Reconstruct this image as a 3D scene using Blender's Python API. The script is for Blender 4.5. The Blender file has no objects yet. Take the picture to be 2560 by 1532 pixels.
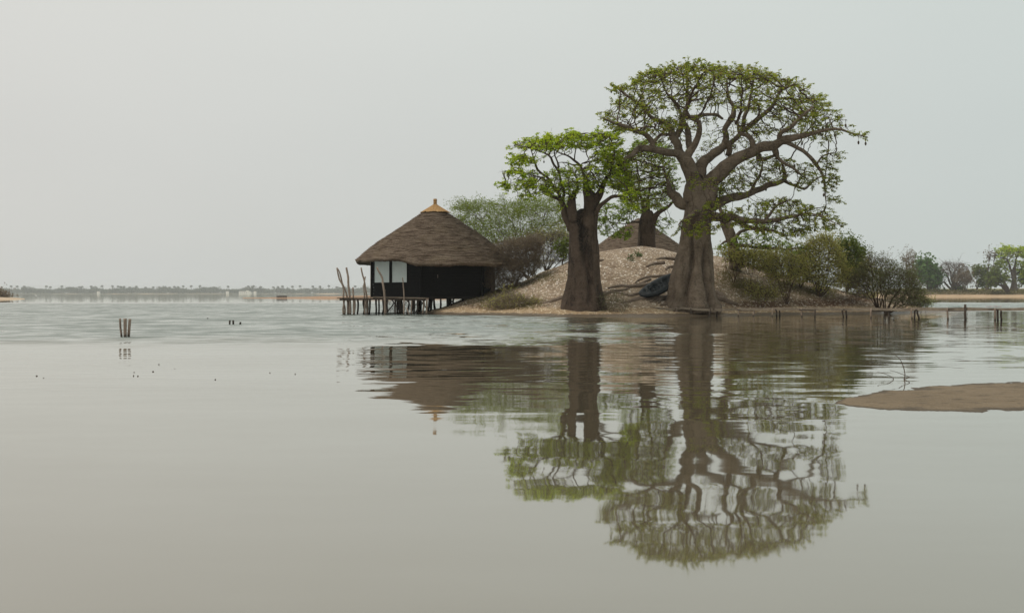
import bpy, math, random
import numpy as np
from mathutils import noise as mnoise, Vector

# ------------------------------------------------------------------ scene, camera, sky, sun, exposure
scene = bpy.context.scene
COL = scene.collection
F, HOR, CZ = 2512.0, 734.0, 1.10          # focal length in photo pixels, horizon row, eye height above the water
cam_d = bpy.data.cameras.new("camera"); cam = bpy.data.objects.new("camera", cam_d); COL.objects.link(cam)
cam.location = (0, 0, CZ); cam.rotation_euler = (math.radians(90), 0, 0)
cam_d.sensor_width = 36.0; cam_d.lens = 36.0 * F / 2560.0; cam_d.shift_y = (HOR - 766.0) / 2560.0
cam_d.clip_start = 0.1; cam_d.clip_end = 20000.0
scene.camera = cam
scene.view_settings.view_transform = 'Standard'; scene.view_settings.look = 'None'
scene.view_settings.exposure = 0.0; scene.view_settings.gamma = 1.0
scene.cycles.max_bounces = 6; scene.cycles.sample_clamp_direct = 3.0; scene.cycles.volume_bounces = 1; scene.cycles.transparent_max_bounces = 8

SUN_EL, SUN_AZ = 62.0, -108.0             # high sun from the left, veiled by dust
world = bpy.data.worlds.new("World"); scene.world = world; world.use_nodes = True
def build_world():
    nt = world.node_tree; nt.nodes.clear(); L = nt.links
    out = nt.nodes.new('ShaderNodeOutputWorld')
    sky = nt.nodes.new('ShaderNodeTexSky'); sky.sky_type = 'NISHITA'; sky.sun_disc = False
    sky.sun_elevation = math.radians(SUN_EL); sky.sun_rotation = math.radians(SUN_AZ)
    sky.dust_density = 9.0; sky.air_density = 1.0; sky.ozone_density = 1.0
    hs = nt.nodes.new('ShaderNodeHueSaturation'); hs.inputs['Saturation'].default_value = 0.25
    L.new(sky.outputs[0], hs.inputs['Color'])
    b1 = nt.nodes.new('ShaderNodeBackground'); b1.inputs['Strength'].default_value = 0.05 * 0.25
    L.new(hs.outputs[0], b1.inputs['Color'])
    tc = nt.nodes.new('ShaderNodeTexCoord'); sx = nt.nodes.new('ShaderNodeSeparateXYZ')
    L.new(tc.outputs['Generated'], sx.inputs[0])
    ramp = nt.nodes.new('ShaderNodeValToRGB'); cr = ramp.color_ramp
    stops = [(0.0, (.510, .528, .503)), (0.05, (.532, .545, .513)), (0.14, (.540, .553, .522)), (0.28, (.578, .592, .555)), (0.6, (.60, .61, .57)), (1.0, (.64, .64, .60))]
    cr.elements[0].position, cr.elements[0].color = stops[0][0], stops[0][1] + (1,)
    cr.elements[1].position, cr.elements[1].color = stops[-1][0], stops[-1][1] + (1,)
    for p, c in stops[1:-1]:
        e = cr.elements.new(p); e.color = c + (1,)
    L.new(sx.outputs['Z'], ramp.inputs[0])
    # overcast veil: slow, faint unevenness of the dust layer
    nz = nt.nodes.new('ShaderNodeTexNoise'); nz.inputs['Scale'].default_value = 2.2; nz.inputs['Detail'].default_value = 3.0
    mp = nt.nodes.new('ShaderNodeMapping'); mp.inputs['Scale'].default_value = (1, 1, 2.5)
    L.new(tc.outputs['Generated'], mp.inputs[0]); L.new(mp.outputs[0], nz.inputs['Vector'])
    azr = nt.nodes.new('ShaderNodeValToRGB'); ar = azr.color_ramp; ar.elements[0].color = (1.15, 1.125, 1.14, 1); ar.elements[1].color = (1.03, 1.09, 1.12, 1); ar.elements[0].position = .28; ar.elements[1].position = .72
    axm = nt.nodes.new('ShaderNodeMath'); axm.operation = 'MULTIPLY_ADD'; axm.inputs[1].default_value = .5; axm.inputs[2].default_value = .5; L.new(sx.outputs['X'], axm.inputs[0]); L.new(axm.outputs[0], azr.inputs[0])
    tint = nt.nodes.new('ShaderNodeMix'); tint.data_type = 'RGBA'; tint.blend_type = 'MULTIPLY'; tint.inputs[0].default_value = 1.0; L.new(ramp.outputs[0], tint.inputs[6]); L.new(azr.outputs[0], tint.inputs[7])
    mr = nt.nodes.new('ShaderNodeMapRange'); mr.inputs['To Min'].default_value = 0.955; mr.inputs['To Max'].default_value = 1.045
    L.new(nz.outputs['Fac'], mr.inputs['Value'])
    b2 = nt.nodes.new('ShaderNodeBackground'); L.new(tint.outputs[2], b2.inputs['Color']); L.new(mr.outputs[0], b2.inputs['Strength'])
    add = nt.nodes.new('ShaderNodeAddShader'); L.new(b1.outputs[0], add.inputs[0]); L.new(b2.outputs[0], add.inputs[1])
    L.new(add.outputs[0], out.inputs['Surface'])
build_world()
sun_d = bpy.data.lights.new("sun", 'SUN'); sun_d.energy = 1.5; sun_d.angle = math.radians(12); sun_d.color = (1.0, .95, .87)
sun = bpy.data.objects.new("sun", sun_d); COL.objects.link(sun)
# Light direction: from azimuth SUN_AZ (measured from +Y towards +X), elevation SUN_EL
_az, _el = math.radians(SUN_AZ), math.radians(SUN_EL)
sun_dir = Vector((math.sin(_az) * math.cos(_el), math.cos(_az) * math.cos(_el), math.sin(_el)))
sun.rotation_euler = sun_dir.to_track_quat('Z', 'Y').to_euler()

# ------------------------------------------------------------------ helpers
rng = np.random.default_rng(11); random.seed(5)
def P(px, py, Y): return np.array([(px - 1280.0) / F * Y, Y, CZ + (HOR - py) / F * Y])
def PX(X, Y): return 1280.0 + X / Y * F
def interp(x, tab): return np.interp(x, [t[0] for t in tab], [t[1] for t in tab])
def nz3(x, y, z): return mnoise.noise(Vector((x, y, z)))
def Z2(x, y): return (1240 + x * .3871, 140 + y * .3871)       # zoomed study coordinates -> photo pixels

class MB:
    def __init__(s): s.v = []; s.f = []; s.n = 0
    def add(s, verts, faces):
        verts = np.asarray(verts, float); s.v.append(verts)
        n = s.n; s.f.extend([tuple(i + n for i in f) for f in faces]); s.n += len(verts)
    def quads(s, V):                                              # V: (k,4,3)
        V = np.asarray(V); k = len(V)
        if k == 0: return
        s.v.append(V.reshape(-1, 3)); n = s.n
        s.f.extend([(n + 4 * i, n + 4 * i + 1, n + 4 * i + 2, n + 4 * i + 3) for i in range(k)]); s.n += 4 * k
    def box(s, lo, hi, jit=0.0, rot=0.0, c=None):
        x0, y0, z0 = lo; x1, y1, z1 = hi
        v = np.array([(x0, y0, z0), (x1, y0, z0), (x1, y1, z0), (x0, y1, z0), (x0, y0, z1), (x1, y0, z1), (x1, y1, z1), (x0, y1, z1)], float)
        if jit: v += rng.normal(0, jit, v.shape)
        if rot:
            c = v.mean(0) if c is None else np.array(c); d = v - c; ca, sa = math.cos(rot), math.sin(rot)
            v = np.stack([c[0] + d[:, 0] * ca - d[:, 1] * sa, c[1] + d[:, 0] * sa + d[:, 1] * ca, v[:, 2]], 1)
        s.add(v, [(0, 3, 2, 1), (4, 5, 6, 7), (0, 1, 5, 4), (1, 2, 6, 5), (2, 3, 7, 6), (3, 0, 4, 7)])
    def tube(s, pts, rad, sides=6, cap=True, wob=0.0, seed=0.0, wf=2.0):
        pts = np.asarray(pts, float); rad = np.asarray(rad, float); n = len(pts)
        if n < 2: return
        t = np.gradient(pts, axis=0); t /= (np.linalg.norm(t, axis=1, keepdims=True) + 1e-9)
        ref = np.array([0, 0, 1.0]) if abs(t[0][2]) < .9 else np.array([1.0, 0, 0])
        ang = np.arange(sides) / sides * 2 * math.pi; ca, sa = np.cos(ang), np.sin(ang)
        V = np.empty((n, sides, 3)); u = ref
        for i in range(n):
            u = u - t[i] * np.dot(u, t[i]); u /= (np.linalg.norm(u) + 1e-9); w = np.cross(t[i], u)
            rr = rad[i]
            if wob:
                k = np.array([1 + wob * nz3(pts[i][0] * wf + ca[j] * .9 + seed, pts[i][1] * wf + sa[j] * .9, pts[i][2] * wf) for j in range(sides)])
                rr = rr * k
            V[i] = pts[i] + (ca * rr)[:, None] * u + (sa * rr)[:, None] * w
        f = []
        for i in range(n - 1):
            a = i * sides; b = a + sides
            for j in range(sides):
                k = (j + 1) % sides; f.append((a + j, a + k, b + k, b + j))
        if cap:
            f.append(tuple(range(sides - 1, -1, -1))); f.append(tuple((n - 1) * sides + j for j in range(sides)))
        s.add(V.reshape(-1, 3), f)
    def build(s, name, mat, parent=None, smooth=True, label=None):
        off = np.array(parent.matrix_world.translation) if False else (np.array(ORG.get(parent.name, (0, 0, 0))) if parent is not None else np.zeros(3))
        me = bpy.data.meshes.new(name)
        V = (np.concatenate(s.v) if s.v else np.zeros((0, 3))) - off
        me.from_pydata(V.tolist(), [], s.f); me.materials.append(mat)
        if smooth: me.polygons.foreach_set('use_smooth', [True] * len(me.polygons))
        me.update()
        o = bpy.data.objects.new(name, me); COL.objects.link(o)
        if parent is not None:
            o.parent = parent; ORG[o.name] = ORG.get(parent.name, (0, 0, 0))
        else: ORG[o.name] = (0, 0, 0)
        if label: o['label'] = label
        return o
ORG = {}
def thing(name, label, cat, loc, group=None):
    o = bpy.data.objects.new(name, None); COL.objects.link(o); o.location = tuple(float(v) for v in loc)
    o.empty_display_size = .2
    o['label'] = label; o['category'] = cat
    if group: o['group'] = group
    ORG[o.name] = tuple(float(v) for v in loc)
    return o
def single(name, label, cat, mb, mat, loc, group=None, smooth=True):          # a thing that is one mesh, origin at its base
    loc = np.array(loc, float)
    mb.v = [v - loc for v in mb.v]
    o = mb.build(name, mat, None, smooth); o.location = tuple(loc); ORG[o.name] = tuple(loc)
    o['label'] = label; o['category'] = cat
    if group: o['group'] = group
    return o
def setting(o, kind='structure'): o['kind'] = kind; return o

# ------------------------------------------------------------------ materials
def new_mat(name):
    m = bpy.data.materials.new(name); m.use_nodes = True; nt = m.node_tree; nt.nodes.clear()
    out = nt.nodes.new('ShaderNodeOutputMaterial'); return m, nt, out
def N(nt, t, **kw):
    n = nt.nodes.new(t)
    for k, v in kw.items():
        if k in n.inputs: n.inputs[k].default_value = v
        else: setattr(n, k, v)
    return n
def ramp(nt, fac, stops):
    r = nt.nodes.new('ShaderNodeValToRGB'); cr = r.color_ramp
    cr.elements[0].position, cr.elements[0].color = stops[0][0], tuple(stops[0][1]) + (1,)
    cr.elements[1].position, cr.elements[1].color = stops[-1][0], tuple(stops[-1][1]) + (1,)
    for p, c in stops[1:-1]:
        e = cr.elements.new(p); e.color = tuple(c) + (1,)
    nt.links.new(fac, r.inputs[0]); return r.outputs[0]
def mixc(nt, fac, a, b, bt='MIX'):
    m = nt.nodes.new('ShaderNodeMix'); m.data_type = 'RGBA'; m.blend_type = bt
    for s, v in ((m.inputs[0], fac), (m.inputs[6], a), (m.inputs[7], b)):
        if hasattr(v, 'node'): nt.links.new(v, s)
        elif isinstance(v, (int, float)): s.default_value = v
        else: s.default_value = tuple(v) + (1,)
    return m.outputs[2]
def mth(nt, op, a, b=0.0, c=None, clamp=False):
    m = nt.nodes.new('ShaderNodeMath'); m.operation = op; m.use_clamp = clamp
    for i, v in enumerate((a, b) if c is None else (a, b, c)):
        if hasattr(v, 'node'): nt.links.new(v, m.inputs[i])
        else: m.inputs[i].default_value = v
    return m.outputs[0]
def smooth(nt, v, a, b, lo=0.0, hi=1.0):
    m = nt.nodes.new('ShaderNodeMapRange'); m.interpolation_type = 'SMOOTHSTEP'
    nt.links.new(v, m.inputs['Value']); m.inputs['From Min'].default_value = a; m.inputs['From Max'].default_value = b
    m.inputs['To Min'].default_value = lo; m.inputs['To Max'].default_value = hi; return m.outputs[0]
def pos(nt, scale=(1, 1, 1), rot=(0, 0, 0)):
    g = nt.nodes.new('ShaderNodeNewGeometry'); mp = nt.nodes.new('ShaderNodeMapping')
    mp.inputs['Scale'].default_value = scale; mp.inputs['Rotation'].default_value = rot
    nt.links.new(g.outputs['Position'], mp.inputs[0]); return mp.outputs[0]
def noise_t(nt, vec, scale, detail=3.0, rough=.55, dist=0.0):
    n = nt.nodes.new('ShaderNodeTexNoise'); n.inputs['Scale'].default_value = scale; n.inputs['Detail'].default_value = detail
    n.inputs['Roughness'].default_value = rough; n.inputs['Distortion'].default_value = dist
    nt.links.new(vec, n.inputs['Vector']); return n
def bsdf(nt, out, col, rough=.8, spec=.3, bump=None, bs=.3, bd=.02):
    b = nt.nodes.new('ShaderNodeBsdfPrincipled'); b.inputs['Roughness'].default_value = rough
    b.inputs['Specular IOR Level'].default_value = spec
    if hasattr(col, 'node'): nt.links.new(col, b.inputs['Base Color'])
    else: b.inputs['Base Color'].default_value = tuple(col) + (1,)
    if bump is not None:
        k = nt.nodes.new('ShaderNodeBump'); k.inputs['Strength'].default_value = bs; k.inputs['Distance'].default_value = bd
        nt.links.new(bump, k.inputs['Height']); nt.links.new(k.outputs[0], b.inputs['Normal'])
    nt.links.new(b.outputs[0], out.inputs['Surface']); return b

def bark_mat(name, a, b, stain, ring=9.0, stainamt=.5, streak=None):
    m, nt, out = new_mat(name)
    n1 = noise_t(nt, pos(nt), 1.6, 5, .6); n2 = noise_t(nt, pos(nt, (1.2, 1.2, ring)), 1.3, 4, .6, .4); n3 = noise_t(nt, pos(nt, (2.2, 2.2, .55)), 1.1, 4, .6, .8)
    c = ramp(nt, n1.outputs['Fac'], [(.35, a), (.62, b)])
    c = mixc(nt, smooth(nt, n3.outputs['Fac'], .50, .62, 0, stainamt), c, stain)
    c = mixc(nt, smooth(nt, n2.outputs['Fac'], .56, .72, 0, .45), c, stain)
    if streak:                                             # a long black streak along the crease below the fork
        g = nt.nodes.new('ShaderNodeNewGeometry'); sp = N(nt, 'ShaderNodeSeparateXYZ'); nt.links.new(g.outputs['Position'], sp.inputs[0])
        x0, sl, w_, z0, z1, y1 = streak
        dx = mth(nt, 'ABSOLUTE', mth(nt, 'ADD', mth(nt, 'ADD', sp.outputs['X'], mth(nt, 'MULTIPLY', sp.outputs['Z'], sl)), mth(nt, 'MULTIPLY', mth(nt, 'SUBTRACT', n1.outputs['Fac'], .5), 1.0)))
        dx = mth(nt, 'ABSOLUTE', mth(nt, 'SUBTRACT', dx, x0))
        k = mth(nt, 'MULTIPLY', smooth(nt, dx, w_ * .4, w_, 1, 0), mth(nt, 'MULTIPLY', smooth(nt, sp.outputs['Z'], z0, z0 + .8), smooth(nt, sp.outputs['Y'], y1, y1 + .3, 1, 0)))
        c = mixc(nt, mth(nt, 'MULTIPLY', k, .9), c, (.006, .005, .004))
    n4 = noise_t(nt, pos(nt), 14, 3)
    c = mixc(nt, smooth(nt, n4.outputs['Fac'], .35, .7, 0, .35), c, tuple(min(1, x * 1.5) for x in b))
    h = mth(nt, 'ADD', n2.outputs['Fac'], mth(nt, 'MULTIPLY', n4.outputs['Fac'], .4))
    bsdf(nt, out, c, .85, .2, h, .9, .06); return m
def leaf_mat(name, a, b, c3=None, trans=.4):
    m, nt, out = new_mat(name)
    g = nt.nodes.new('ShaderNodeNewGeometry')
    st = [(0.0, a), (.75, b)] + ([(1.0, c3)] if c3 else [])
    if len(st) == 2: st[1] = (1.0, b)
    c = ramp(nt, g.outputs['Random Per Island'], st)
    d = N(nt, 'ShaderNodeBsdfPrincipled'); d.inputs['Roughness'].default_value = .55; d.inputs['Specular IOR Level'].default_value = .25
    nt.links.new(c, d.inputs['Base Color'])
    t = N(nt, 'ShaderNodeBsdfTranslucent'); nt.links.new(mixc(nt, 1.0, c, (1.5, 1.5, .8), 'MULTIPLY'), t.inputs['Color'])
    mx = N(nt, 'ShaderNodeMixShader'); mx.inputs[0].default_value = trans
    nt.links.new(d.outputs[0], mx.inputs[1]); nt.links.new(t.outputs[0], mx.inputs[2]); nt.links.new(mx.outputs[0], out.inputs['Surface'])
    return m
def wood_mat(name, a, b, sc=(6, 6, 1.2), rough=.85):
    m, nt, out = new_mat(name)
    n1 = noise_t(nt, pos(nt, sc), 3, 4, .6); n2 = noise_t(nt, pos(nt), 2.0, 3)
    c = ramp(nt, n1.outputs['Fac'], [(.3, a), (.7, b)])
    c = mixc(nt, smooth(nt, n2.outputs['Fac'], .4, .7, 0, .5), c, tuple(x * .55 for x in a))
    g = nt.nodes.new('ShaderNodeNewGeometry'); sp = N(nt, 'ShaderNodeSeparateXYZ'); nt.links.new(g.outputs['Position'], sp.inputs[0])
    c = mixc(nt, smooth(nt, sp.outputs['Z'], .02, .12, .8, 0), c, (.02, .018, .014))      # waterlogged foot
    bsdf(nt, out, c, rough, .2, n1.outputs['Fac'], .5, .01); return m
def plain(name, col, rough=.8, spec=.3, var=.15, sc=6.0):
    m, nt, out = new_mat(name)
    n1 = noise_t(nt, pos(nt), sc, 4)
    c = ramp(nt, n1.outputs['Fac'], [(.3, tuple(x * (1 - var) for x in col)), (.7, tuple(min(1, x * (1 + var)) for x in col))])
    bsdf(nt, out, c, rough, spec, n1.outputs['Fac'], .2, .01); return m

M = {}
M['bark_big'] = bark_mat('bark_pinkish_grey', (.085, .062, .043), (.170, .132, .097), (.040, .029, .019))
M['bark_dark'] = bark_mat('bark_dark_brown', (.050, .034, .024), (.085, .060, .043), (.020, .014, .010), 7.0, .9, (3.50 + .10 * 4, .10, .30, 2.6, 9, 49.9))
M['bark_root'] = bark_mat('bark_root', (.12, .09, .068), (.20, .155, .118), (.07, .05, .036))
M['bark_far'] = bark_mat('bark_far', (.10, .075, .06), (.14, .11, .09), (.05, .04, .03))
M['twig'] = plain('twig_brown', (.075, .050, .036), .9, .1)
M['twig_grey'] = plain('twig_grey', (.125, .098, .080), .9, .1, .3)
M['twig_dry'] = plain('twig_dry_brown', (.165, .132, .098), .9, .1, .3)
M['leaf_baobab'] = leaf_mat('baobab_leaf', (.13, .18, .026), (.29, .33, .045), (.30, .22, .08), .48)
M['leaf_bright'] = leaf_mat('baobab_leaf_fresh', (.165, .25, .014), (.37, .46, .026), (.40, .40, .05), .5)
M['leaf_mid'] = leaf_mat('baobab_leaf_mid', (.15, .22, .022), (.22, .30, .03), None, .45)
M['leaf_acacia'] = leaf_mat('acacia_leaf', (.135, .18, .028), (.20, .25, .045), None, .45)
M['leaf_olive'] = leaf_mat('olive_leaf', (.22, .215, .065), (.33, .32, .105), (.30, .23, .11), .4)
M['leaf_green'] = leaf_mat('shrub_leaf', (.075, .105, .020), (.13, .165, .030), None, .4)
M['leaf_tamarisk'] = leaf_mat('tamarisk_leaf', (.085, .095, .040), (.125, .13, .06), None, .35)
M['leaf_dark'] = leaf_mat('dark_leaf', (.045, .095, .022), (.08, .155, .034), None, .3)
M['leaf_dry'] = leaf_mat('dry_leaf', (.13, .095, .065), (.19, .145, .10), None, .3)
M['grass'] = leaf_mat('dry_grass', (.10, .088, .035), (.17, .145, .06), (.085, .10, .025), .35)
M['far_leaf'] = leaf_mat('far_leaf', (.035, .05, .02), (.07, .085, .035), (.10, .09, .05), .2)
M['post'] = wood_mat('weathered_post', (.20, .15, .115), (.30, .235, .185))
M['post_dark'] = wood_mat('dark_post', (.055, .042, .034), (.10, .078, .062))
M['post_black'] = wood_mat('black_stilt', (.012, .011, .010), (.025, .021, .018))
M['plank'] = wood_mat('grey_plank', (.15, .118, .086), (.27, .225, .172), (1.0, 9, 9))
M['plank_dark'] = wood_mat('dark_plank', (.075, .062, .05), (.13, .105, .085), (1.0, 9, 9))
M['deck'] = wood_mat('deck_board', (.13, .10, .075), (.20, .155, .115), (1.0, 9, 9))
M['fruit'] = plain('fruit_husk', (.085, .060, .042), .9, .1)

def thatch_mat():
    m, nt, out = new_mat('thatch')
    n1 = noise_t(nt, pos(nt, (.9, .9, 7)), 1.6, 5, .72, .5); n2 = noise_t(nt, pos(nt), 16, 4, .75); n3 = noise_t(nt, pos(nt, (.7, .7, 1.4)), 1.2, 3)
    c = ramp(nt, n1.outputs['Fac'], [(.34, (.055, .038, .026)), (.46, (.165, .122, .090)), (.62, (.28, .22, .165))])
    c = mixc(nt, smooth(nt, n2.outputs['Fac'], .35, .65, .55, 0), c, (.045, .032, .022))
    c = mixc(nt, smooth(nt, n3.outputs['Fac'], .5, .75, 0, .35), c, (.20, .155, .10))
    h = mth(nt, 'ADD', n1.outputs['Fac'], mth(nt, 'MULTIPLY', n2.outputs['Fac'], .8))
    bsdf(nt, out, c, .95, .05, h, 1.0, .06); return m
M['thatch'] = thatch_mat()
def straw_mat():
    m, nt, out = new_mat('golden_straw')
    n1 = noise_t(nt, pos(nt, (4, 4, .5)), 3.0, 4, .7); n2 = noise_t(nt, pos(nt, (2, 2, 20)), 1.5, 2)
    c = ramp(nt, n1.outputs['Fac'], [(.3, (.17, .095, .04)), (.5, (.35, .21, .09)), (.72, (.48, .33, .17))])
    c = mixc(nt, smooth(nt, n2.outputs['Fac'], .5, .75, 0, .4), c, (.22, .11, .04))
    bsdf(nt, out, c, .9, .1, n1.outputs['Fac'], .8, .04); return m
M['straw'] = straw_mat()
def black_wall_mat():
    m, nt, out = new_mat('black_boards')
    n1 = noise_t(nt, pos(nt, (1.5, 1.5, 12)), 2, 4)
    c = ramp(nt, n1.outputs['Fac'], [(.3, (.005, .005, .0055)), (.7, (.012, .011, .011))])
    bsdf(nt, out, c, .7, .06, n1.outputs['Fac'], .3, .01); return m
M['black_wall'] = black_wall_mat()
M['curtain'] = plain('pale_curtain', (.47, .53, .515), .35, .4, .04, 2.0)
M['trim'] = plain('weathered_trim', (.19, .155, .125), .8, .2, .25)

def shell_mat():
    m, nt, out = new_mat('shell_ground')
    g = nt.nodes.new('ShaderNodeNewGeometry'); sp = N(nt, 'ShaderNodeSeparateXYZ'); nt.links.new(g.outputs['Position'], sp.inputs[0])
    at = N(nt, 'ShaderNodeAttribute', attribute_name='cover')
    vor = N(nt, 'ShaderNodeTexVoronoi', Scale=10.0); nt.links.new(pos(nt, (1, .8, 1)), vor.inputs['Vector'])
    vs = N(nt, 'ShaderNodeSeparateColor'); nt.links.new(vor.outputs['Color'], vs.inputs[0])
    nf = noise_t(nt, pos(nt), 30, 3); nm = noise_t(nt, pos(nt), .9, 4, .6); nb = noise_t(nt, pos(nt), 3.2, 4, .65)
    base = ramp(nt, nm.outputs['Fac'], [(.3, (.20, .14, .09)), (.5, (.30, .222, .148)), (.7, (.41, .32, .225))])
    base = mixc(nt, smooth(nt, nf.outputs['Fac'], .3, .7, .6, 0), base, (.085, .058, .038))
    th = mth(nt, 'ADD', vs.outputs['Red'], mth(nt, 'MULTIPLY', mth(nt, 'SUBTRACT', nb.outputs['Fac'], .5), 1.5))
    shell = smooth(nt, th, .52, .72)
    edge = smooth(nt, vor.outputs['Distance'], .30, .55, 1, .25)
    shell = mth(nt, 'MULTIPLY', shell, edge)
    scol = ramp(nt, vs.outputs['Green'], [(0, (.42, .32, .23)), (.6, (.64, .53, .41)), (1, (.95, .91, .83))])
    c = mixc(nt, mth(nt, 'MULTIPLY', shell, .95), base, scol)
    # golden shell beach near the water, wet mud at the very edge
    zz = mth(nt, 'ADD', sp.outputs['Z'], mth(nt, 'MULTIPLY', mth(nt, 'SUBTRACT', nb.outputs['Fac'], .5), .22))
    beach = mixc(nt, shell, (.34, .235, .135), (.72, .60, .42))
    beach = mixc(nt, smooth(nt, nf.outputs['Fac'], .3, .6, .5, 0), beach, (.17, .105, .06))
    c = mixc(nt, smooth(nt, zz, .30, .52, .92, 0), c, beach)
    c = mixc(nt, smooth(nt, zz, .09, .15, 1, 0), c, mixc(nt, smooth(nt, nf.outputs['Fac'], .4, .65), (.105, .078, .052), (.15, .112, .078)))
    # litter and ground cover
    sc = N(nt, 'ShaderNodeSeparateColor'); nt.links.new(at.outputs['Color'], sc.inputs[0])
    gcol = mixc(nt, smooth(nt, nf.outputs['Fac'], .35, .65), (.060, .054, .022), (.14, .115, .052))
    gm = mth(nt, 'MULTIPLY', smooth(nt, mth(nt, 'ADD', sc.outputs['Red'], mth(nt, 'MULTIPLY', mth(nt, 'SUBTRACT', nb.outputs['Fac'], .5), 1.4)), .35, .8), mth(nt, 'SUBTRACT', 1.0, mth(nt, 'MULTIPLY', shell, .75)))
    c = mixc(nt, gm, c, gcol)
    lit = mixc(nt, smooth(nt, nf.outputs['Fac'], .35, .65), (.050, .026, .014), (.125, .068, .036))
    lm = mth(nt, 'MULTIPLY', smooth(nt, mth(nt, 'ADD', sc.outputs['Green'], mth(nt, 'MULTIPLY', mth(nt, 'SUBTRACT', nb.outputs['Fac'], .5), 1.2)), .35, .8), mth(nt, 'SUBTRACT', 1.0, mth(nt, 'MULTIPLY', shell, .8)))
    c = mixc(nt, lm, c, lit)
    h = mth(nt, 'ADD', mth(nt, 'MULTIPLY', vor.outputs['Distance'], -.6), mth(nt, 'MULTIPLY', nf.outputs['Fac'], .5))
    b = bsdf(nt, out, c, .85, .25, h, 1.0, .05)
    nt.links.new(smooth(nt, zz, .06, .14, .35, .9), b.inputs['Roughness']); return m
M['shell'] = shell_mat()
def sand_mat(name, a, b, wet=None):
    m, nt, out = new_mat(name)
    n1 = noise_t(nt, pos(nt, (.6, 1, 1)), 1.4, 6, .65); n2 = noise_t(nt, pos(nt), 45, 3); n3 = noise_t(nt, pos(nt, (.5, 1, 1)), 9, 4)
    c = ramp(nt, n1.outputs['Fac'], [(.3, a), (.7, b)])
    c = mixc(nt, smooth(nt, n2.outputs['Fac'], .4, .7, 0, .4), c, tuple(x * 1.35 for x in b))
    c = mixc(nt, smooth(nt, n3.outputs['Fac'], .54, .68, 0, .7), c, tuple(x * .5 for x in a))
    vo = N(nt, 'ShaderNodeTexVoronoi', Scale=5.0); nt.links.new(pos(nt, (1, .7, 1)), vo.inputs['Vector'])
    c = mixc(nt, smooth(nt, vo.outputs['Distance'], .05, .11, .75, 0), c, tuple(x * .4 for x in a))
    h = mth(nt, 'ADD', n3.outputs['Fac'], mth(nt, 'MULTIPLY', n2.outputs['Fac'], .5))
    bs = bsdf(nt, out, c, .75, .3, h, 1.0, .035)
    if wet:
        g = nt.nodes.new('ShaderNodeNewGeometry'); sp = N(nt, 'ShaderNodeSeparateXYZ'); nt.links.new(g.outputs['Position'], sp.inputs[0])
        nt.links.new(mixc(nt, smooth(nt, sp.outputs['Z'], .003, .010, .85, 0), c, wet), bs.inputs['Base Color'])
    return m
M['sandbar'] = sand_mat('wet_sand', (.130, .093, .053), (.20, .148, .090), (.070, .053, .035))
M['far_sand'] = sand_mat('pale_sand', (.42, .31, .20), (.55, .42, .29))
M['red_sand'] = sand_mat('red_sand', (.24, .125, .07), (.42, .27, .16))
def bank_mat():
    m, nt, out = new_mat('grassy_bank')
    g = nt.nodes.new('ShaderNodeNewGeometry'); sp = N(nt, 'ShaderNodeSeparateXYZ'); nt.links.new(g.outputs['Position'], sp.inputs[0])
    n1 = noise_t(nt, pos(nt, (.12, .12, 1)), 1, 4); n2 = noise_t(nt, pos(nt, (.8, .8, 2)), 1, 4)
    zz = mth(nt, 'ADD', sp.outputs['Z'], mth(nt, 'MULTIPLY', mth(nt, 'SUBTRACT', n2.outputs['Fac'], .5), 1.0))
    c = ramp(nt, mth(nt, 'DIVIDE', zz, 3.6), [(.0, (.50, .37, .25)), (.17, (.46, .32, .20)), (.24, (.16, .12, .085)), (.5, (.155, .125, .075)), (.68, (.19, .17, .06)), (1, (.24, .21, .075))])
    c = mixc(nt, smooth(nt, n1.outputs['Fac'], .4, .7, 0, .5), c, (.22, .15, .08))
    bsdf(nt, out, c, .9, .1); return m
M['bank'] = bank_mat()
def far_ground_mat():
    m, nt, out = new_mat('far_ground')
    g = nt.nodes.new('ShaderNodeNewGeometry'); sp = N(nt, 'ShaderNodeSeparateXYZ'); nt.links.new(g.outputs['Position'], sp.inputs[0])
    n1 = noise_t(nt, pos(nt, (.02, .02, 1)), 1, 3)
    c = mixc(nt, smooth(nt, n1.outputs['Fac'], .55, .66), (.075, .075, .042), (.55, .41, .26))
    bsdf(nt, out, c, .9, .1); return m
M['far_ground'] = far_ground_mat()

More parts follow.
